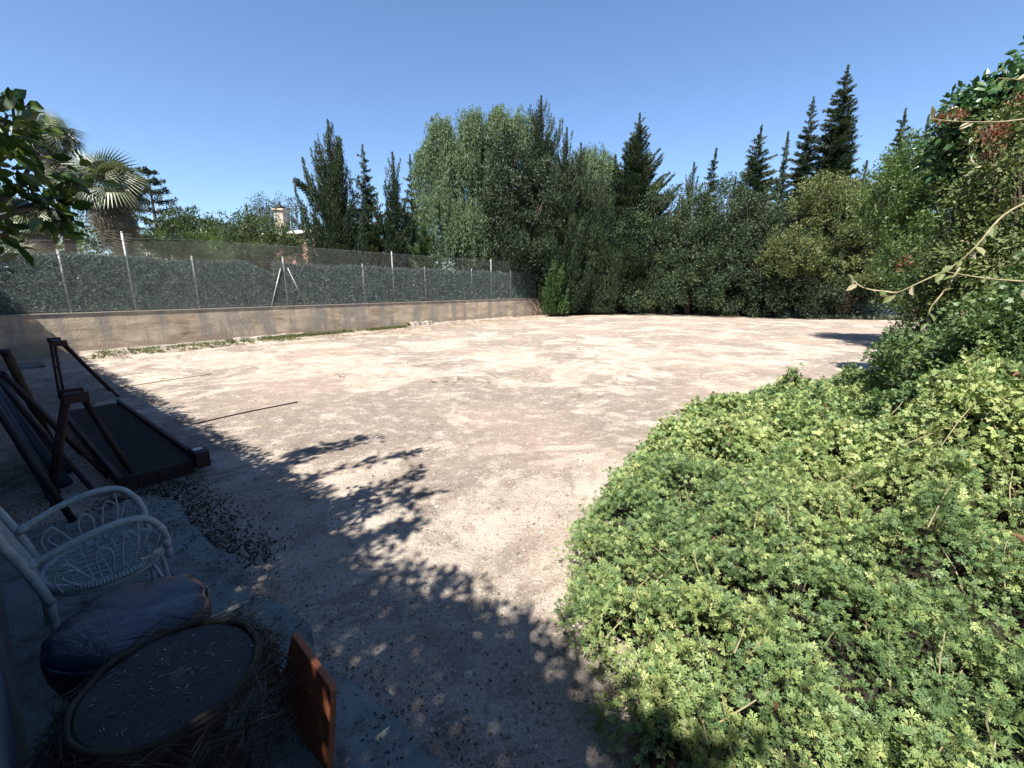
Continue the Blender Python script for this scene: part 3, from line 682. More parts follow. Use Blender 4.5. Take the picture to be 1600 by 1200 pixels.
# ------------------------------------------------------------------ right side shrubs
broad('bright_tree', 'bright green small-leaved tree right of the olive-toned shrub', (*dp(1470, 500, 12)[:2], 0),
      [(*dp(1450, 270, 12), 1.1, 1.1, .9), (*dp(1400, 320, 12.4), 1.0, 1.0, .9), (*dp(1480, 330, 11.5), 1.2, 1.0, 1.1), (*dp(1440, 400, 11.5), .9, .9, .9), (*dp(1500, 240, 12), .8, .8, .7), (*dp(1510, 420, 10.5), 1.0, .9, 1.0), (*dp(1440, 455, 11.2), .7, .7, .55)], M['brt'], 760, 80, .075, .2, twigs=False)
broad('large_leaved_tree', 'tall tree with large dark drooping leaves at the right picture edge', (*dp(1620, 520, 6.5)[:2], 0),
      [(*dp(1560, 190, 6.5), .55, .5, .5), (*dp(1610, 170, 6.2), .7, .6, .6), (*dp(1515, 215, 6.8), .35, .4, .4), (*dp(1590, 260, 6.4), .6, .5, .5), (*dp(1530, 270, 6.6), .4, .4, .4)], M['bigl'], 300, 26, .11, .2, tmpl=OVAL, bias=(0, 0, -.35), up=.8, trunk_r=.06)
t_v = broad('climbing_vine', 'tangled climbing vine with arching pale shoots and rust-brown flower clusters at the right edge', (*dp(1640, 600, 4.2)[:2], 0),
      [(*dp(1575, 300, 4.3), .45, .4, .42), (*dp(1540, 380, 4.4), .42, .4, .35), (*dp(1600, 420, 4.0), .5, .4, .4), (*dp(1560, 450, 4.3), .5, .4, .3), (*dp(1500, 440, 4.6), .35, .35, .22), (*dp(1600, 210, 4.4), .35, .3, .3), (*dp(1480, 470, 4.8), .3, .3, .2)], M['vine'], 420, 44, .042, .14, cat='plant', tmpl=OVAL, bias=(-.2, 0, 0), up=.6, trunk_r=.03)
b0 = np.array(t_v.location)
cs = []
for px, py, Y, r, n_ in ((1545, 210, 4.0, .05, 8), (1562, 215, 4.0, .06, 8), (1490, 185, 4.0, .035, 6), (1465, 187, 4.0, .03, 5), (1550, 240, 4.1, .05, 4), (1592, 150, 4.0, .04, 4), (1412, 412, 3.2, .02, 3)):
    V, F, T = clumps(dp(px, py, Y)+rng.normal(size=(n_, 3))*r*.55-b0, .035, 16, .032, tmpl=KITE, up=.2); fast_mesh('flower_cluster', V, F, M['rust'], T, t_v)
# long arching shoots
g = G(); lp = []; ld = []
shoots = [[(1640, 300, 2.5), (1570, 335, 2.5), (1525, 385, 2.5), (1490, 415, 2.55), (1440, 440, 2.6), (1400, 458, 2.65), (1370, 466, 2.7)],
          [(1500, 418, 2.6), (1475, 455, 2.6), (1455, 480, 2.6), (1447, 505, 2.6)], [(1650, 178, 3.0), (1570, 190, 3.0), (1500, 190, 3.0), (1455, 186, 3.0)],
          [(1640, 140, 3.0), (1590, 125, 3.0), (1560, 122, 3.0)], [(1400, 458, 2.65), (1350, 450, 2.7), (1325, 430, 2.75)], [(1600, 440, 2.9), (1540, 435, 2.9), (1480, 425, 2.9)]]
for sh in shoots:
    P = smooth_path([dp(*q) for q in sh], 6)-b0; g = G(); g.tube(P, np.linspace(.0065, .0025, len(P)), 6); g.build('shoot', M['twig'], t_v, True)
    for k in range(2, len(P), 2): lp.append(P[k]); ld.append(P[k]-P[k-2])
lp = np.array(lp); ld = np.array(ld); k = len(lp)
V, F, T = place(OVAL, lp, unit(unit(ld)*.5+rng.normal(size=(k, 3))*.6+np.array([0, 0, -.3])), unit(rng.normal(size=(k, 3))*.7+np.array([0, -.6, .8])), .04+.055*rng.random(k), .35+.65*rng.random(k))
fast_mesh('shoot_leaves', V, F, M['vine'], T, t_v)
broad('dark_shrub', 'dark bushy shrub filling in below the climbing vine', (*dp(1560, 560, 5.6)[:2], 0),
      [(*dp(1560, 430, 5.8), .9, .7, .7), (*dp(1500, 470, 6.0), .7, .6, .5), (*dp(1620, 400, 5.5), 1., .7, .9), (*dp(1470, 510, 6.0), .5, .5, .3)], M['brd'], 240, 60, .055, .16, cat='shrub', trunk_r=.04)

# ------------------------------------------------------------------ the big aromatic shrub in front
poly = np.array([(.55, .1), (.36, .9), (.30, 1.3), (.36, 1.5), (.20, 1.8), (.30, 2.05), (.27, 2.25), (.45, 2.6), (.80, 3.25), (1.2, 3.9), (1.9, 4.6), (2.8, 5.3), (4.2, 6.1), (6.5, 6.7), (8, 5), (8, .1)])
def sdist(P):                                      # inside distance to the outline
    A = poly; B = np.roll(poly, -1, 0); d = np.full(len(P), 1e9); inside = np.zeros(len(P), bool)
    for a, b_ in zip(A, B):
        ab = b_-a; tt = np.clip(((P-a)@ab)/(ab@ab), 0, 1); q = a+tt[:, None]*ab; d = np.minimum(d, np.linalg.norm(P-q, axis=1))
        c = ((a[1] > P[:, 1]) != (b_[1] > P[:, 1])) & (P[:, 0] < (b_[0]-a[0])*(P[:, 1]-a[1])/(b_[1]-a[1]+1e-12)+a[0]); inside ^= c
    return np.where(inside, d, -d)
bc = np.stack([rng.uniform(.2, 7, 2600), rng.uniform(.1, 6.6, 2600)], -1); br_ = rng.uniform(.045, .15, 2600); bh = rng.uniform(-.15, .11, 2600)
holes = [(2.25, 1.85, .28, .5), (1.55, 1.95, .14, .28), (.95, 1.55, .10, .22), (1.1, 2.6, .08, .2), (1.75, 2.9, .09, .2), (2.9, 2.3, .2, .4), (1.35, 1.35, .12, .22), (.9, 2.1, .07, .15), (2.0, 3.6, .1, .2), (1.9, 1.25, .12, .25), (3.2, 1.75, .25, .5)]
def ss_(x, a, b_): t_ = np.clip((x-a)/(b_-a), 0, 1); return t_*t_*(3-2*t_)
def hgt(P):
    d = sdist(P); x, y = P[:, 0], P[:, 1]
    H = .40+.10*ss_(d, 0, 1.2)+.12*ss_(x, .8, 2.2)
    H = H+.55*ss_(x/np.maximum(y, .2), .84, 1.12)*ss_(y, 1.25, 2.1)*(1-.45*ss_(y, 3.2, 5.5))-.10*ss_(y, 3.2, 5.2)
    rim = np.sqrt(np.clip(1-(1-np.clip(d/.38, 0, 1))**2, 0, 1)); h = H*rim
    for c, r, b_ in zip(bc, br_, bh):
        q = ((P-c)**2).sum(1)/r**2; m_ = q < 6
        h[m_] += (b_*np.exp(-q[m_]))*rim[m_]
    for hx_, hy_, r, dd in holes: h -= dd*np.exp(-((x-hx_)**2+(y-hy_)**2)/r**2)*rim
    return np.where(d > 0, np.maximum(h, .03), 0)
sb = thing('aromatic_shrub', 'large mound of light green deeply cut aromatic leaves spreading over the sandy ground', 'shrub', (2.2, 2.6, 0))
o0 = np.array([2.2, 2.6, 0])
# tips (growing points) of the shoots
nt_ = 52000; P = np.stack([rng.uniform(.15, 7.2, nt_), rng.uniform(.1, 6.7, nt_)], -1)
dist = np.hypot(P[:, 0], P[:, 1]); inview = (np.abs(P[:, 0]) < P[:, 1]*1.35+1.0) & (dist < 8)
P = P[inview & (sdist(P) > .015)]
e = .02; h0 = hgt(P); gx = (hgt(P+[e, 0])-h0)/e*.6; gy = (hgt(P+[0, e])-h0)/e*.6
nr = unit(np.stack([-np.clip(gx, -3, 3), -np.clip(gy, -3, 3), np.ones(len(P))], -1))
# side skirts get more tips in proportion to slope
wgt = np.sqrt(1+np.clip(gx, -4, 4)**2+np.clip(gy, -4, 4)**2); dup_ = rng.random(len(P)) < (wgt-1)*.9
P3 = np.concatenate([np.column_stack([P, h0]), np.column_stack([P[dup_]+rng.normal(size=(dup_.sum(), 2))*.01, h0[dup_]*rng.random(dup_.sum())])]); nr = np.vstack([nr, nr[dup_]])
P3 = P3+nr*(rng.normal(size=len(P3))*.024+(rng.random(len(P3)) < .05)*.05)[:, None]
tt = np.clip(.5+.22*np.sin(P3[:, 0]*2.3+P3[:, 1]*1.1)+.2*np.sin(P3[:, 1]*5.3+P3[:, 0]*3.1)*np.sin(P3[:, 0]*6.1)+.28*rng.normal(size=len(P3)), 0, .93)
brown = rng.random(len(P3)) < .004; tt = tt*.96
near = np.hypot(P3[:, 0], P3[:, 1]) < 3.2
def rosettes(P3, nr, tt, per, tmpl, size):
    n = len(P3); idx = np.repeat(np.arange(n), per); k = len(idx)
    tang = rnd(k); nn = nr[idx]; tang = unit(tang-nn*(tang*nn).sum(1)[:, None])
    lev = rng.random(k)
    d = unit(tang+nn*(1.7-1.5*lev)[:, None]+rng.normal(size=(k, 3))*.3); nm = unit(nn*.6+rng.normal(size=(k, 3))*.6+np.array([0, -.15, .2]))
    pos = P3[idx]+tang*(.008+.03*lev)[:, None]-nn*(.055*lev)[:, None]+nn*.01
    return place(tmpl, pos, d, nm, size*(.45+.95*rng.random(k))*(.75+.35*lev), np.where(brown[idx] & (rng.random(k) < .8), 1.0, np.clip(tt[idx]+rng.normal(size=k)*.12, 0, .92)))
V1 = rosettes(P3[near], nr[near], tt[near], 7, LOBF, .029)
V2 = rosettes(P3[~near], nr[~near], tt[~near], 6, LOBC, .036)
V, F, T = merge([V1, V2]); fast_mesh('leaves', V-o0, F, M['ger'], T, sb)
# inner sheet coloured dark brown to stand for the shade between the leaves
gx_ = np.linspace(.2, 7.2, 110); gy_ = np.linspace(.1, 6.7, 100); XX, YY = np.meshgrid(gx_, gy_); PP = np.stack([XX.ravel(), YY.ravel()], -1); hh = hgt(PP)
ok = sdist(PP) > .12; V = np.column_stack([PP, np.maximum(hh*.70-.09, -.02)]); nx = len(gx_); idx = np.arange(len(PP)).reshape(len(gy_), nx)
q = np.stack([idx[:-1, :-1].ravel(), idx[:-1, 1:].ravel(), idx[1:, 1:].ravel(), idx[1:, :-1].ravel()], -1); q = q[ok[q].all(1)]
M['under'] = mottled('inner_shade_brown', (.02, .016, .01), (.055, .04, .025), 30, .95, 1, .03)
fast_mesh('inner_shade_mass', V-o0, q, M['under'], None, sb)
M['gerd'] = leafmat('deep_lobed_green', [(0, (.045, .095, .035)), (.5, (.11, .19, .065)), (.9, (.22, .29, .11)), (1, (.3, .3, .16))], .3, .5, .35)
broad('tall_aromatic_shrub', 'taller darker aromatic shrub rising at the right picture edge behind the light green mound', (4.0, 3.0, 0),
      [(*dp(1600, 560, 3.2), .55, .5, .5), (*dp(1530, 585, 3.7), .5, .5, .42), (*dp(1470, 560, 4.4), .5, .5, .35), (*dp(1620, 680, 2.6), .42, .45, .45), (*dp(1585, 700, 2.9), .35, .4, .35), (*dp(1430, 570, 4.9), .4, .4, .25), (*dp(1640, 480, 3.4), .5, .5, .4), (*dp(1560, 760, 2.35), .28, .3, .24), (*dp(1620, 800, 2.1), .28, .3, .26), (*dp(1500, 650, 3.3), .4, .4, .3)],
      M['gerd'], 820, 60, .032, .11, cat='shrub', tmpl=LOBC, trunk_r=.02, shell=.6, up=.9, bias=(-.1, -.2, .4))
g = G()
sel = rng.choice(len(P3), 1500, replace=False)
for i in sel:
    p = P3[i]; a = rng.normal(size=3)*.06; a[2] = -.12-rng.random()*.1; g.tube([p+a-o0, p+a*.4-o0+rng.normal(size=3)*.006, p-o0], [.0035, .003, .002], 4, False)
g.build('stems', M['twig'], sb)
print('shrub tips', len(P3))

# ------------------------------------------------------------------ house and citrus tree beside the viewer (they cast the shade)
t = thing('farmhouse', 'house with a deep eave behind the viewer, shading the path', 'house', um(9.5, -.4))
g = G(); ax = np.array([UD, MD, (0, 0, 1)])
g.box(MD*-3.2+np.array([0, 0, 1.3]), (14, 4.6, 2.6), ax); g.build('wall', M['house'], t)
g = G(); g.box(MD*-7.3+UD*-8+np.array([0, 0, 3.3]), (34, 3.6, 6.6), ax); g.build('unseen_sky_block', M['house'], t)  # unseen block, added to keep sky light off the shaded ground
g = G(); g.box(MD*-2.6+np.array([0, 0, 2.69]), (14.6, 5.2, .14), ax); g.build('roof', M['house'], t)
k = 700; cen = np.stack([(rng.random(k)-.5)*14.4, .0+rng.normal(size=k)*.05, 2.76+rng.random(k)*.05], -1)
cen = UD*cen[:, :1]+MD*cen[:, 1:2]+np.array([0, 0, 1.])*cen[:, 2:]
V, F, T = clumps(cen, .09, 18, .07); fast_mesh('eave_creeper', V, F, M['brd'], T, t)

lt = thing('lemon_tree', 'citrus tree reaching in from the left with big glossy leaves', 'tree', um(.6, -3.2))
l0 = np.array(lt.location)
k = 3300; cu = rng.uniform(-3.2, 3.4, k); cz = rng.uniform(3.2, 4.6, k)
sm = .68*cz; cm = rng.uniform(-5.6, 1.0, k)*1.0
edge = 1.40+.10*np.sin(cu*3)+.07*np.sin(cu*8)-.25*np.clip(cu-2.6, 0, 1)       # where the shade ends on the ground
cm = edge-sm-.1-rng.random(k)**1.5*3.4
cen = UD*cu[:, None]+MD*cm[:, None]; cen[:, 2] = cz
V, F, T = clumps(cen-l0, .25, 25, .070, tmpl=OVAL, bias=(0, 0, -.1), up=.9, squash=.6)
SH = np.array([.285, .64, 0])
parts = [(V, F, T)]; g = G()
# boughs whose shadow falls on the sunny ground
for pts, zz in ((((380, 800), (470, 752), (590, 722), (687, 702)), 4.0), (((400, 745), (480, 712), (540, 695), (588, 682)), 3.9), (((420, 830), (520, 790), (590, 768), (645, 742)), 3.8),
                (((500, 830), (570, 800), (620, 785), (660, 778)), 3.7), (((410, 770), (440, 725), (460, 710), (480, 704)), 4.1), (((520, 860), (580, 840), (610, 835), (632, 828)), 3.8)):
    P = np.array([gp(*q) for q in pts]); P = P-SH*zz; P[:, 2] = zz+np.linspace(0, .1, len(P)); P = smooth_path(P, 6)-l0
    g.tube(P, np.linspace(.02, .006, len(P)), 6); kk = rng.integers(0, len(P)-(3 if zz == 4.0 else 0), 60)
    parts.append(clumps(P[kk]+rng.normal(size=(len(kk), 3))*[.05, .05, .04], .05, 4, .085, tmpl=OVAL, bias=(.15, .1, 0), up=.9))
# boughs seen at the top left of the picture
near_b = [[(-160, 420, 1.5), (-20, 330, 1.7), (30, 290, 1.8), (55, 230, 1.9), (48, 190, 1.9)], [(-20, 330, 1.7), (60, 318, 1.85), (110, 290, 1.95), (128, 270, 2.0)],
          [(-160, 420, 1.5), (-10, 345, 1.7), (60, 325, 1.8), (92, 330, 1.9)], [(-100, 300, 1.5), (0, 250, 1.7), (22, 210, 1.8), (20, 165, 1.8)], [(-120, 440, 1.5), (-10, 375, 1.7), (38, 350, 1.8)], [(-60, 230, 1.5), (-5, 205, 1.6), (12, 180, 1.7)]]
for q in near_b:
    P = smooth_path([dp(*a) for a in q], 6)-l0; g.tube(P, np.linspace(.012, .004, len(P)), 6)
    kk = rng.integers(3, len(P), 24)
    parts.append(clumps(P[kk]+rng.normal(size=(len(kk), 3))*.035, .03, 2, .066, tmpl=OVAL, bias=(.2, .1, .0), up=.7))
V, F, T = merge(parts); fast_mesh('crown', V, F, M['lem'], T, lt)
st = np.array([0, 0, -.05])
for q in ((-.5, 1.0, 3.4), (1.2, .6, 3.5), (-1.8, .6, 3.5), (.6, -1.0, 3.4), (2.6, 1.2, 3.6), (-.2, 2.2, 3.8)):
    e_ = UD*q[0]+MD*q[1]+np.array([0, 0, q[2]]); g.tube(smooth_path([st, (0, 0, 1.2), e_*[.5, .5, .72], e_], 5), np.linspace(.09, .02, 16), 8)
e_ = dp(-160, 420, 1.25)-l0
g.tube(smooth_path([(0, 0, 1.1), e_*[.4, .4, 1.0]+np.array([0, 0, .2]), e_], 6), np.linspace(.04, .013, 13), 7)
e_ = (gp(380, 800)-SH*4)-l0; e_[2] = 4
g.tube(smooth_path([(0, 0, 1.6), e_*[.5, .5, .8], e_], 6), np.linspace(.05, .02, 13), 7)
g.build('trunk', M['bark'], lt, True)

# ------------------------------------------------------------------ parapet with the clutter in its shade
t = thing('parapet', 'low blue-grey rendered parapet at the bottom left picture edge', 'wall', um(2.6, -.07))
g = G(); g.box(MD*-.30+np.array([0, 0, .45]), (6.4, .5, .9), ax); g.build('wall_body', M['para'], t, bevel=.02)
g = G(); g.box(MD*-.30+np.array([0, 0, .925]), (6.46, .55, .05), ax); g.build('coping', M['para'], t, bevel=.012)
t.location.z = 0

# pipes leaning on it
def lean_pipe(label, a, b_, r, mat, cat='pipe', grp=None, caps=True, nm='pipe'):
    a, b_ = np.array(a), np.array(b_); t = thing(nm, label, cat, a, 0, grp); d = b_-a
    g = G(); g.tube([d*0, d*.5+np.array([0, 0, -.01]), d], r, 12); g.build('tube', mat, t, True)
    if caps:
        g = G(); g.tube([d*.965, d*1.004], r*1.12, 12); g.build('end_cap', M['dark'], t, True)
GP = 'pipes leaning against the parapet'
pl = [('front blue-grey pipe of the leaning bundle, nearest the trestle', (5.45, .36), (6.55, .02, 1.03), .045), ('second blue-grey pipe of the leaning bundle', (5.30, .27), (6.35, .0, 1.02), .04),
      ('third blue-grey pipe of the leaning bundle', (5.08, .30), (6.1, -.03, 1.04), .045), ('fourth blue-grey pipe, lower in the leaning bundle', (4.9, .22), (5.8, -.02, 1.03), .035),
      ('thin blue-grey pipe closest to the chair', (4.6, .2), (5.5, -.02, 1.0), .025), ('pale grey pipe at the back of the leaning bundle', (5.7, .22), (6.8, -.04, 1.05), .04)]
for lb, a, b_, r in pl: lean_pipe(lb, um(a[0], a[1], .02), um(b_[0], b_[1], b_[2]), r, M['bpipe'], 'pipe', GP, False)
lean_pipe('rusty brown pole with a dark end cap leaning at the left edge', gp(80, 692, .02), dp(8, 548, gp(8, 560, 1.0)[1]), .035, M['rustp'], 'pole', None, True, 'pole')

for lb, a, b_, r_, m_ in (('dark rusty bar leaning low across the blue-grey pipes', (4.75, .42), (6.2, .03, .99), .018, 'rustm'), ('thin rusty bar leaning steeply just behind the near trestle', (5.9, .5), (6.35, .06, .98), .014, 'rustm'),
                    ('short dark bar propped beside the rattan chair back', (4.2, .24), (4.55, .0, .97), .022, 'dark'), ('long brown stick resting behind the leaning pipes', (6.3, .5), (7.2, .03, 1.0), .016, 'rustp')):
    lean_pipe(lb, um(a[0], a[1], .02), um(*b_), r_, M[m_], 'bar', 'loose bars leaning against the parapet', False, 'metal_bar')
# rusty ladder frame lying against the parapet
fr = thing('ladder_frame', 'rusty ladder-like frame leaning between the pipes and the near trestle', 'frame', um(5.0, .55))
fa, fb = UD*0.0, UD*.55+MD*-.42+np.array([0, 0, .92])
for q in (0, .34):
    g = G(); g.tube([fa+UD*q+np.array([0, 0, .015]), fb+UD*q], .014, 8); g.build('side_rail', M['rustm'], fr, True)
for q in (.12, .34, .56, .78, .95):
    g = G(); g.tube([fa+(fb-fa)*q+np.array([0, 0, .015*(1-q)]), fa+(fb-fa)*q+UD*.34+np.array([0, 0, .015*(1-q)])], .009, 6); g.build('rung', M['rustm'], fr, True)

# trestles
def trestle(label, cu_, cm_, h, spm, spu, top_l, spl=None):
    spl = spm if spl is None else spl
    t = thing('trestle', label, 'trestle', um(cu_, cm_), 0, 'rusty builder trestles')
    for su in (-1, 1):
        for sm_ in (-1, 1):
            g = G(); g.tube([MD*(spm if sm_ > 0 else -spl)+UD*su*spu+np.array([0, 0, 0]), MD*sm_*.05+UD*su*spu*.75+np.array([0, 0, h-.03])], .017, 8); g.build('leg', M['rustm'], t, True)
    g = G(); g.box((0, 0, h), (top_l, .10, .035), ax); g.box(UD*top_l*.5+np.array([0, 0, h]), (.02, .15, .075), ax); g.box(-UD*top_l*.5+np.array([0, 0, h]), (.02, .15, .075), ax)
    g.build('head_beam', M['rustm'], t, bevel=.006)
    for sm_ in (-1, 1):
        g = G(); k = .42; p = MD*((spm if sm_ > 0 else -spl)*k+sm_*.05*(1-k)); g.tube([p+UD*spu*.86+np.array([0, 0, h*(1-k)]), p-UD*spu*.86+np.array([0, 0, h*(1-k)])], .012, 6); g.build('cross_bar', M['rustm'], t, True)
    return t
def umof(p): return float(np.dot(p[:2], UD[:2])), float(np.dot(p[:2], MD[:2]))
c1 = umof(gp(115, 618, .82)); c2 = umof(gp(86, 534, .88))
trestle('near rusty red trestle with a box head beside the leaning pipes', c1[0], c1[1], .82, .26, .12, .24)
trestle('far rusty red trestle standing by the stained garden wall', c2[0], c2[1]+.02, .88, .50, .30, .62, .08)

# scaffold platform
A = umof(gp(135, 640, .12)); B = umof(gp(195, 745, .12)); D_ = umof(gp(300, 718, .12))
u0, u1, m0, m1 = B[0]-.02, A[0]+.1, B[1], D_[1]
t = thing('scaffold_platform', 'long rusty scaffold platform with perforated deck lying on the ground', 'scaffold', um((u0+u1)/2, (m0+m1)/2))
L = u1-u0; Wd = m1-m0
g = G()
nu, nm_ = 190, 30; du, dm = L/nu, Wd/nm_
for i in range(nu):                                 # grid of strips leaves real square holes
    g.box(UD*(-L/2+du*(i+.5))+np.array([0, 0, .120]), (du*.45, Wd, .004), ax)
for j in range(nm_+1):
    g.box(MD*(-Wd/2+dm*j*.998)+np.array([0, 0, .1255]), (L, dm*.42, .004), ax)
g.build('deck', M['deck'], t)
for s_, w in ((-1, .05), (1, .05)):
    g = G(); g.box(MD*s_*(Wd/2+.03)+np.array([0, 0, .085+(.02 if s_ > 0 else 0)]), (L, w*.7, .09+(.04 if s_ > 0 else 0)), ax); g.build('side_rail', M['rustm'], t, bevel=.005)
g = G(); g.box(-UD*(L/2+.015)+np.array([0, 0, .07]), (.02, Wd, .12), ax); g.build('end_plate', M['deck'], t)
for j in (-.28, .0, .28):
    g = G(); g.box(-UD*(L/2+.035)+MD*j*Wd+np.array([0, 0, .075]), (.02, .06, .07), ax); g.build('bracket', M['rustm'], t)
g = G(); g.box(-UD*(L/2+.02)+MD*(Wd/2+.05)+np.array([0, 0, .14]), (.20, .11, .15), ax); eb = g.build('end_box', M['rustm'], t, bevel=.01)
g = G(); g.box(-UD*(L/2+.01)+MD*(Wd/2+.045)+np.array([0, 0, .219]), (.07, .07, .004), ax); g.build('sticker', M['white'], eb)

# rods on the ground
def rod(name, label, pts, r, mat, cat):
    P = smooth_path([gp(a, b_, r) for a, b_ in pts], 6); g = G(); g.tube(P-P[0], r, 6); o = g.build(name, mat, None, True); o.location = tuple(P[0]); tag(o, label, cat)
rod('metal_rod', 'dark thin rod lying on the sunny sand beside the shadow edge', [(300, 663), (380, 645), (465, 628)], .009, M['rustm'], 'rod')
rod('cable', 'pale thin cable lying across the shadow edge near the far trestle', [(148, 611), (210, 602), (262, 594), (330, 584)], .008, M['twig'], 'cable')
g = G(); g.box((0, 0, .03), (.7, .45, .06), ax)
o = g.build('stone_slab', M['path'], None, bevel=.01); o.location = tuple(gp(45, 573)); tag(o, 'flat pale slab lying in the shade at the foot of the garden wall', 'slab')

# ------------------------------------------------------------------ rattan chair (local x = front, y = along the parapet)
cp_ = um(*umof(gp(160, 872, .36)))
ch = thing('rattan_chair', 'white painted rattan armchair with looped arms in the shade', 'chair', cp_, math.atan2(MD[1], MD[0]))
def tb(g, P, r=.016, n=6, s=8): g.tube(smooth_path(P, n), r, s)
for sy in (-1, 1):
    g = G(); tb(g, [(-.27, sy*.25, .0), (-.25, sy*.25, .40)], .02); g.build('leg', M['ratt'], ch, True)
    g = G(); tb(g, [(.25, sy*.21, .0), (.25, sy*.22, .22), (.24, sy*.23, .40)], .014); g.build('leg', M['ratt'], ch, True)
    g = G(); tb(g, [(-.30, sy*.25, .60), (-.10, sy*.285, .665), (.08, sy*.29, .69), (.20, sy*.28, .655), (.27, sy*.25, .53), (.275, sy*.225, .38)], .018, 8, 10)
    a = g.build('arm', M['ratt'], ch, True)
    g = G()
    for x0, x1, h in ((-.12, -.16, .10), (-.04, -.02, .16), (.05, .10, .20), (.12, .2, .17)):
        tb(g, [(x0, sy*.25, .40), (x1-.03, sy*.265, .42+h*.7), (x1, sy*.27, .42+h), (x1+.04, sy*.268, .42+h*.75), (x0+.05, sy*.255, .41)], .0055, 6, 6)
    tb(g, [(-.2, sy*.25, .41), (-.22, sy*.26, .5), (-.17, sy*.27, .56), (-.12, sy*.265, .5)], .0055, 6, 6)
    tb(g, [(.15, sy*.27, .66), (.14, sy*.255, .52), (.08, sy*.25, .41)], .006, 6, 6)
    g.build('scroll_work', M['ratt'], a, True)
    for P0, P1 in (((-.305, sy*.25, .59), (-.26, sy*.258, .615)), ((.268, sy*.245, .50), (.273, sy*.235, .45)), ((.24, sy*.27, .60), (.262, sy*.26, .56))): g = G(); g.tube([P0, P1], .022, 10); g.build('binding', M['ratt'], a, True)
g = G(); tb(g, [(-.25, -.25, .38), (-.30, -.26, .58), (-.37, -.27, .78), (-.42, -.18, .93), (-.44, 0, .98), (-.42, .18, .93), (-.37, .27, .78), (-.30, .26, .58), (-.25, .25, .38)], .022, 8, 10)
bk = g.build('backrest', M['ratt'], ch, True)
g = G()
for k in range(9):
    y = -.2+.05*k; tb(g, [(-.26, y*.8, .41), (-.33, y*1.05, .62), (-.40, y*.9, .86)], .006, 5, 6)
for z_ in (.5, .66, .8): tb(g, [(-.27-(z_-.4)*.3, -.255, z_), (-.29-(z_-.4)*.32, 0, z_+.01), (-.27-(z_-.4)*.3, .255, z_)], .006, 5, 6)
g.build('spindles', M['ratt'], bk, True)
g = G(); ring = [(.30*math.cos(a)*(1.0 if math.cos(a) > 0 else .88), .27*math.sin(a), .40) for a in np.linspace(0, 2*math.pi, 40)]
g.tube(ring, .017, 10, False); g.tube([(x*.97, y*.97, .365) for x, y, z in ring], .012, 8, False)
for a in np.linspace(0, 2*math.pi, 110, endpoint=False):       # wrapping round the rim
    cx, cy = .30*math.cos(a)*(1.0 if math.cos(a) > 0 else .88), .27*math.sin(a)
    g.tube([(cx*1.07, cy*1.07, .395), (cx*1.03, cy*1.03, .42), (cx*.96, cy*.96, .415), (cx*.94, cy*.94, .39)], .005, 5, False)
for k in range(17):
    y = -.25+.031*k; hx_ = .285*math.sqrt(max(0, 1-(y/.27)**2)); g.tube([(-hx_*.88, y, .405), (0, y, .394+.004*(k % 2)), (hx_, y, .405)], .0040, 5, False)
for k in range(7):
    x = -.22+.075*k; hy_ = .255*math.sqrt(max(0, 1-(x/.30)**2)); g.tube([(x, -hy_, .402), (x, 0, .391), (x, hy_, .402)], .0045, 5, False)
g.build('seat', M['ratt'], ch, True)
g = G(); tb(g, [(-.26, -.24, .18), (0, -.25, .2), (.25, -.22, .18)], .012); tb(g, [(-.26, .24, .18), (0, .25, .2), (.25, .22, .18)], .012); tb(g, [(.25, -.21, .18), (.25, .21, .18)], .012); g.build('stretcher', M['ratt'], ch, True)

ch.scale = (.79, .86, .89)
# blue vinyl stool
sp_ = gp(205, 958, .46)
t = thing('blue_stool', 'round stool with wrinkled dark blue vinyl seat next to the rattan chair', 'stool', (sp_[0], sp_[1], 0))
g = G(); n = 48; prof = [(.225, .30), (.235, .36), (.238, .42), (.228, .452), (.20, .462), (.12, .466), (.0001, .468)]
V = []
for r, z in prof:
    for j in range(n):
        a = 2*math.pi*j/n; w = (.005*math.sin(a*5+z*30)+.003*math.sin(a*13+r*40))*min(1, r/.2)**2; V.append(((r+w)*math.cos(a), (r+w)*math.sin(a), z+w*.9))
g.add(V, [(i*n+j, i*n+(j+1) % n, (i+1)*n+(j+1) % n, (i+1)*n+j) for i in range(len(prof)-1) for j in range(n)]); st_ = g.build('seat', M['blue'], t, True)
g = G(); g.tube([(.236*math.cos(a), .236*math.sin(a), .43) for a in np.linspace(0, 2*math.pi, 49)], .006, 6, False); g.build('piping', M['blue'], st_, True)
for k in range(4):
    a = k*math.pi/2+.4; g = G(); g.tube([(.19*math.cos(a), .19*math.sin(a), .0), (.16*math.cos(a), .16*math.sin(a), .34)], .016, 8); g.build('leg', M['dark'], t, True)

# round wicker table with frayed straw rim
tp = gp(268, 1058, .50)
TS = .86
t = thing('wicker_table', 'round dark wicker table with frayed straw hanging off its rim', 'table', (tp[0], tp[1], 0))
g = G(); g.lathe([(.24, .47), (.262, .485), (.262, .495), (.245, .50), (.0001, .50)], n=56); g.build('tabletop', M['ttop'], t)
g = G()
for dz, rr in ((0, .268), (.012, .262), (-.016, .27), (-.034, .268)):
    g.tube([(rr*math.cos(a)*(1+.01*math.sin(a*11)), rr*math.sin(a), .49+dz+.004*math.sin(a*7)) for a in np.linspace(0, 2*math.pi, 60)], .010, 6, False)
rm = g.build('rim', M['wick'], t, True)
k = 5200; a = rng.random(k)*2*math.pi; z = .20+.31*rng.random(k)**.7; rr = .262+.04*rng.random(k)+.04*(.5-z)
pos = np.stack([rr*np.cos(a), rr*np.sin(a), z], -1); tang = np.stack([-np.sin(a), np.cos(a), 0*a], -1); rad = np.stack([np.cos(a), np.sin(a), 0*a], -1)
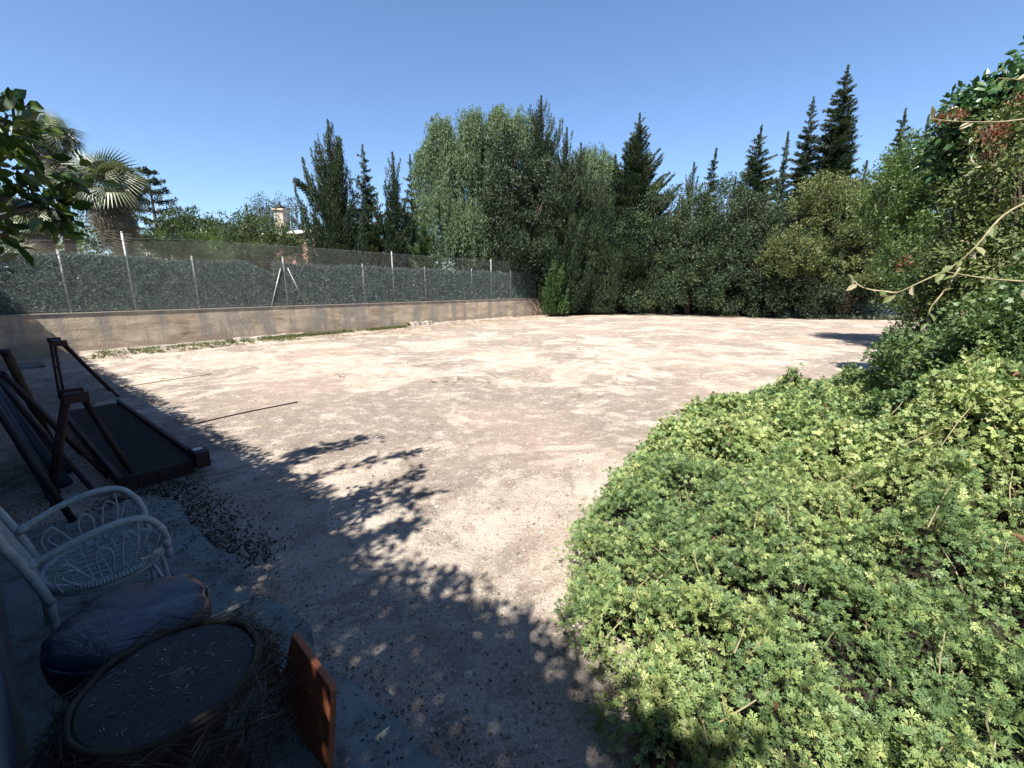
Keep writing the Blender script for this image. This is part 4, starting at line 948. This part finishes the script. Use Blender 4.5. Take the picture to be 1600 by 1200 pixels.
d = unit(tang*rng.choice([-1, 1], k)[:, None]+rad*(.1+.5*rng.random(k))[:, None]+np.array([0, 0, -.5])*rng.random(k)[:, None]+rng.normal(size=(k, 3))*.25)
NEED = (np.array([(0, 0, 0), (.5, .012, .05), (1, 0, -.02), (.5, -.012, .05)]), np.array([(0, 3, 2, 1)]))
M['straw'] = leafmat('dry_straw', [(0, (.02, .015, .012)), (.7, (.07, .055, .04)), (1, (.22, .18, .13))], .15)
V, F, T = place(NEED, pos, d, rnd(k), .06+.11*rng.random(k), rng.random(k)); fast_mesh('straw_fringe', V, F, M['straw'], T, rm)
g = G(); g.lathe([(.20, .0), (.15, .1), (.12, .25), (.17, .40), (.23, .465)], n=36); g.build('pedestal', M['wick'], t, True)

t.scale = (TS, TS, 1)
k = 700; a = rng.random(k)*6.283; q_ = .235*np.sqrt(rng.random(k)); pos = np.stack([q_*np.cos(a), q_*np.sin(a), .503+0*a], -1)  # pale crumbs on the top, put in for the sun dapples
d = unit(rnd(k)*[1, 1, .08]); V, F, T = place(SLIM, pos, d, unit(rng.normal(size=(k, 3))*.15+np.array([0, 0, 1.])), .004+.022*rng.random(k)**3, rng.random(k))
M['dapple'] = leafmat('dapple_pale', [(0, (.06, .05, .04)), (.6, (.20, .16, .12)), (1, (.5, .44, .36))], .1)
dapples = fast_mesh('dapple_crumbs', V, F, M['dapple'], T); dapples.location = t.location; dapples.scale = (TS, TS, 1); tag(dapples, 'pale leaf crumbs standing in for sun dapples on the round wicker table', kind='stuff')
# terracotta board leaning on the table
c = [gp(455, 992, .45), gp(516, 1078, .45), gp(512, 1215, .0), gp(432, 1107, .0)]
c = [p+MD*.012 for p in c]; nrm = np.cross(c[1]-c[0], c[3]-c[0]); nrm /= np.linalg.norm(nrm); o0 = c[3].copy()
g = G(); V = []
crn = [c[0], c[0]+(c[1]-c[0])*.96, c[1]+(c[2]-c[1])*.04, c[2], c[3]]
for s_ in (-.011, .011): V += [p+nrm*s_-o0 for p in crn]
g.add(V, [(0, 1, 2, 3, 4), (9, 8, 7, 6, 5)]+[(i, i+5, (i+1) % 5+5, (i+1) % 5) for i in range(5)])
o = g.build('terracotta_board', M['terra'], None, bevel=.003); o.location = tuple(o0); tag(o, 'square terracotta-coloured board standing against the frayed wicker table', 'board')

M['dryw2'] = leafmat('dead_leaf', [(0, (.05, .035, .02)), (.7, (.16, .11, .06)), (1, (.30, .22, .13))], .1)
# ------------------------------------------------------------------ weeds, litter, gravel
def scatter(name, label, P, size, mat, tmpl=SLIM, per=9, up=1.0, spread=.03, zs=.0):
    P = np.asarray(P); n = len(P); idx = np.repeat(np.arange(n), per); k = len(idx)
    d = unit(rnd(k)*[1, 1, .5]+np.array([0, 0, up])); pos = P[idx]+rng.normal(size=(k, 3))*[spread, spread, 0]; pos[:, 2] = np.abs(pos[:, 2])+zs
    V, F, T = place(tmpl, pos, d, rnd(k), size*(.5+rng.random(k)), np.clip(rng.random(n)[idx]*.6+.4*rng.random(k), 0, 1))
    o0 = P.mean(0)*[1, 1, 0]; o = fast_mesh(name, V-o0, F, mat, T); o.location = tuple(o0); tag(o, label, kind='stuff'); return o
def along(s0, s1, n, n0, n1): s = rng.uniform(s0, s1, n); q = rng.uniform(n0, n1, n); return wl(0)[None]+WD*s[:, None]+ND*q[:, None]
scatter('grass', 'green weeds growing along the foot of the wall', np.vstack([along(wp(400), wp(540), 420, .1, .5), along(wp(565), wp(625), 260, .15, .45), along(.3, 9, 90, .1, .3), along(-.2, 5, 150, .3, 1.4)]), .09, M['weed'])
scatter('dry_weeds', 'dry yellow weeds scattered on the sand near the wall', np.vstack([along(0, 20, 900, .3, 3.0), along(4, 16, 500, .4, 1.6)]), .045, M['dryw'], up=.5, per=6, spread=.05)
pp = np.array([gp(px+rng.normal()*14, py+rng.normal()*3) for px, py in [(700, 600)]*14+[(725, 590)]*10+[(625, 568)]*6+[(650, 568)]*5+[(540, 590)]*8+[(350, 800)]*3+[(915, 618)]*4+[(770, 600)]*4+[(905, 565)]*4])
scatter('small_weeds', 'tiny weeds and dead leaves on the open sand', pp, .045, M['weed'], up=.7, per=5)
pp = np.vstack([dp(1200, 489, 25.4)[None]*[1, 1, 0]+(tB-tA)*[1, 1, 0]*rng.random((900, 1))*1.08+rng.normal(size=(900, 3))*[.15, .25, 0]-[0, .5, 0]])
scatter('silver_weeds', 'pale silvery weeds under the screen fence', pp, .22, M['sage'])
pp = np.array([um(*q) for q in np.stack([rng.uniform(2.7, 4.5, 900), .3+.8*rng.beta(2, 2.4, 900)], -1)])
M['shw'] = leafmat('ground_ivy', [(0, (.012, .022, .012)), (.7, (.03, .045, .025)), (1, (.07, .06, .04))], .2)
scatter('ground_ivy', 'dark creeping weeds between the platform and the chair', pp, .027, M['shw'], KITE, per=7, up=.25, spread=.07)
pp = np.array([um(*q) for q in np.stack([rng.uniform(-1.5, 6, 1500), rng.uniform(.0, .95, 1500)], -1)])
pp[:, 2] = .025
M['litt'] = leafmat('leaf_litter', [(0, (.02, .016, .012)), (.6, (.06, .045, .03)), (1, (.15, .11, .07))], .1)
scatter('leaf_litter', 'fallen leaves and twigs on the shaded strip', pp, .017, M['litt'], KITE, per=3, up=.05, spread=.04)
k = 1500; yy = 1.3+14*rng.random(k)**1.3; pp = np.stack([(rng.random(k)*2-1)*(yy*1.1+.5), yy, 0*yy+.004], -1)
scatter('fallen_leaves', 'single dead leaves and twigs lying on the open sand', pp, .022, M['dryw2'], KITE, per=2, up=.08, spread=.03)
# stones
PEB = (np.array([(1, 0, 0), (0, 1, 0), (-1, 0, 0), (0, -1, 0), (.1, .1, .65), (0, 0, -.5)])*.5, np.array([(0, 1, 4), (1, 2, 4), (2, 3, 4), (3, 0, 4), (1, 0, 5), (2, 1, 5), (3, 2, 5), (0, 3, 5)]))
k = 60000; yy = 1.0+9*rng.random(k)**1.4; xx = (rng.random(k)*2-1)*(yy*1.2+.5); P = np.stack([xx, yy, 0*xx+.002], -1)
dd = rnd(k)*[1, 1, .15]; nn_ = unit(np.array([0, 0, 1.])+rng.normal(size=(k, 3))*.25)
V, F, T = place(PEB, P, dd, nn_, .004+.018*rng.random(k)**4, rng.random(k))
k2 = 110; yy = 1.5+10*rng.random(k2)**1.3; P2 = np.stack([(rng.random(k2)*2-1)*(yy*1.1+.5), yy, 0*yy+.003], -1)
v2, f2, t2 = place(PEB, P2, rnd(k2)*[1, 1, .1], unit(np.array([0, 0, 1.])+rng.normal(size=(k2, 3))*.25), .02+.03*rng.random(k2)**2, rng.random(k2))
V, F, T = merge([(V, F, T), (v2, f2, t2)])
M['peb'] = leafmat('stones', [(0, (.14, .11, .09)), (.5, (.36, .30, .25)), (1, (.62, .56, .48))], 0, .9)
tag(fast_mesh('gravel', V, F, M['peb'], T), 'fine gravel and grit strewn over the sandy ground', kind='stuff')

# ------------------------------------------------------------------ light
EL, TO = R(55), np.array([-.407, -.914])
S = Vector((TO[0]*math.cos(EL), TO[1]*math.cos(EL), math.sin(EL)))
sun = bpy.data.objects.new('sun', bpy.data.lights.new('sun', 'SUN')); C.objects.link(sun)
sun.rotation_euler = S.to_track_quat('Z', 'Y').to_euler(); sun.data.energy = 5.0; sun.data.angle = R(.53); sun.data.color = (1, .95, .87)
w = bpy.data.worlds.new('World'); bpy.context.scene.world = w; w.use_nodes = True; nt = w.node_tree
sky = nt.nodes.new('ShaderNodeTexSky'); sky.sky_type = 'NISHITA'; sky.sun_disc = False; sky.sun_elevation = EL; sky.sun_rotation = math.atan2(TO[0], TO[1])
sky.air_density = 1.0; sky.dust_density = .3; sky.ozone_density = 1.4; sky.altitude = 0
nt.links.new(mix(nt, 1.0, sky.outputs[0], (.85, .975, 1.14), 'MULTIPLY'), nt.nodes['Background'].inputs[0]); nt.nodes['Background'].inputs[1].default_value = .052
sc = bpy.context.scene
sc.view_settings.view_transform = 'Standard'; sc.view_settings.look = 'None'; sc.view_settings.exposure = 1.80; sc.view_settings.gamma = 1
sc.cycles.max_bounces = 5; sc.cycles.diffuse_bounces = 3; sc.cycles.glossy_bounces = 2; sc.cycles.transmission_bounces = 3
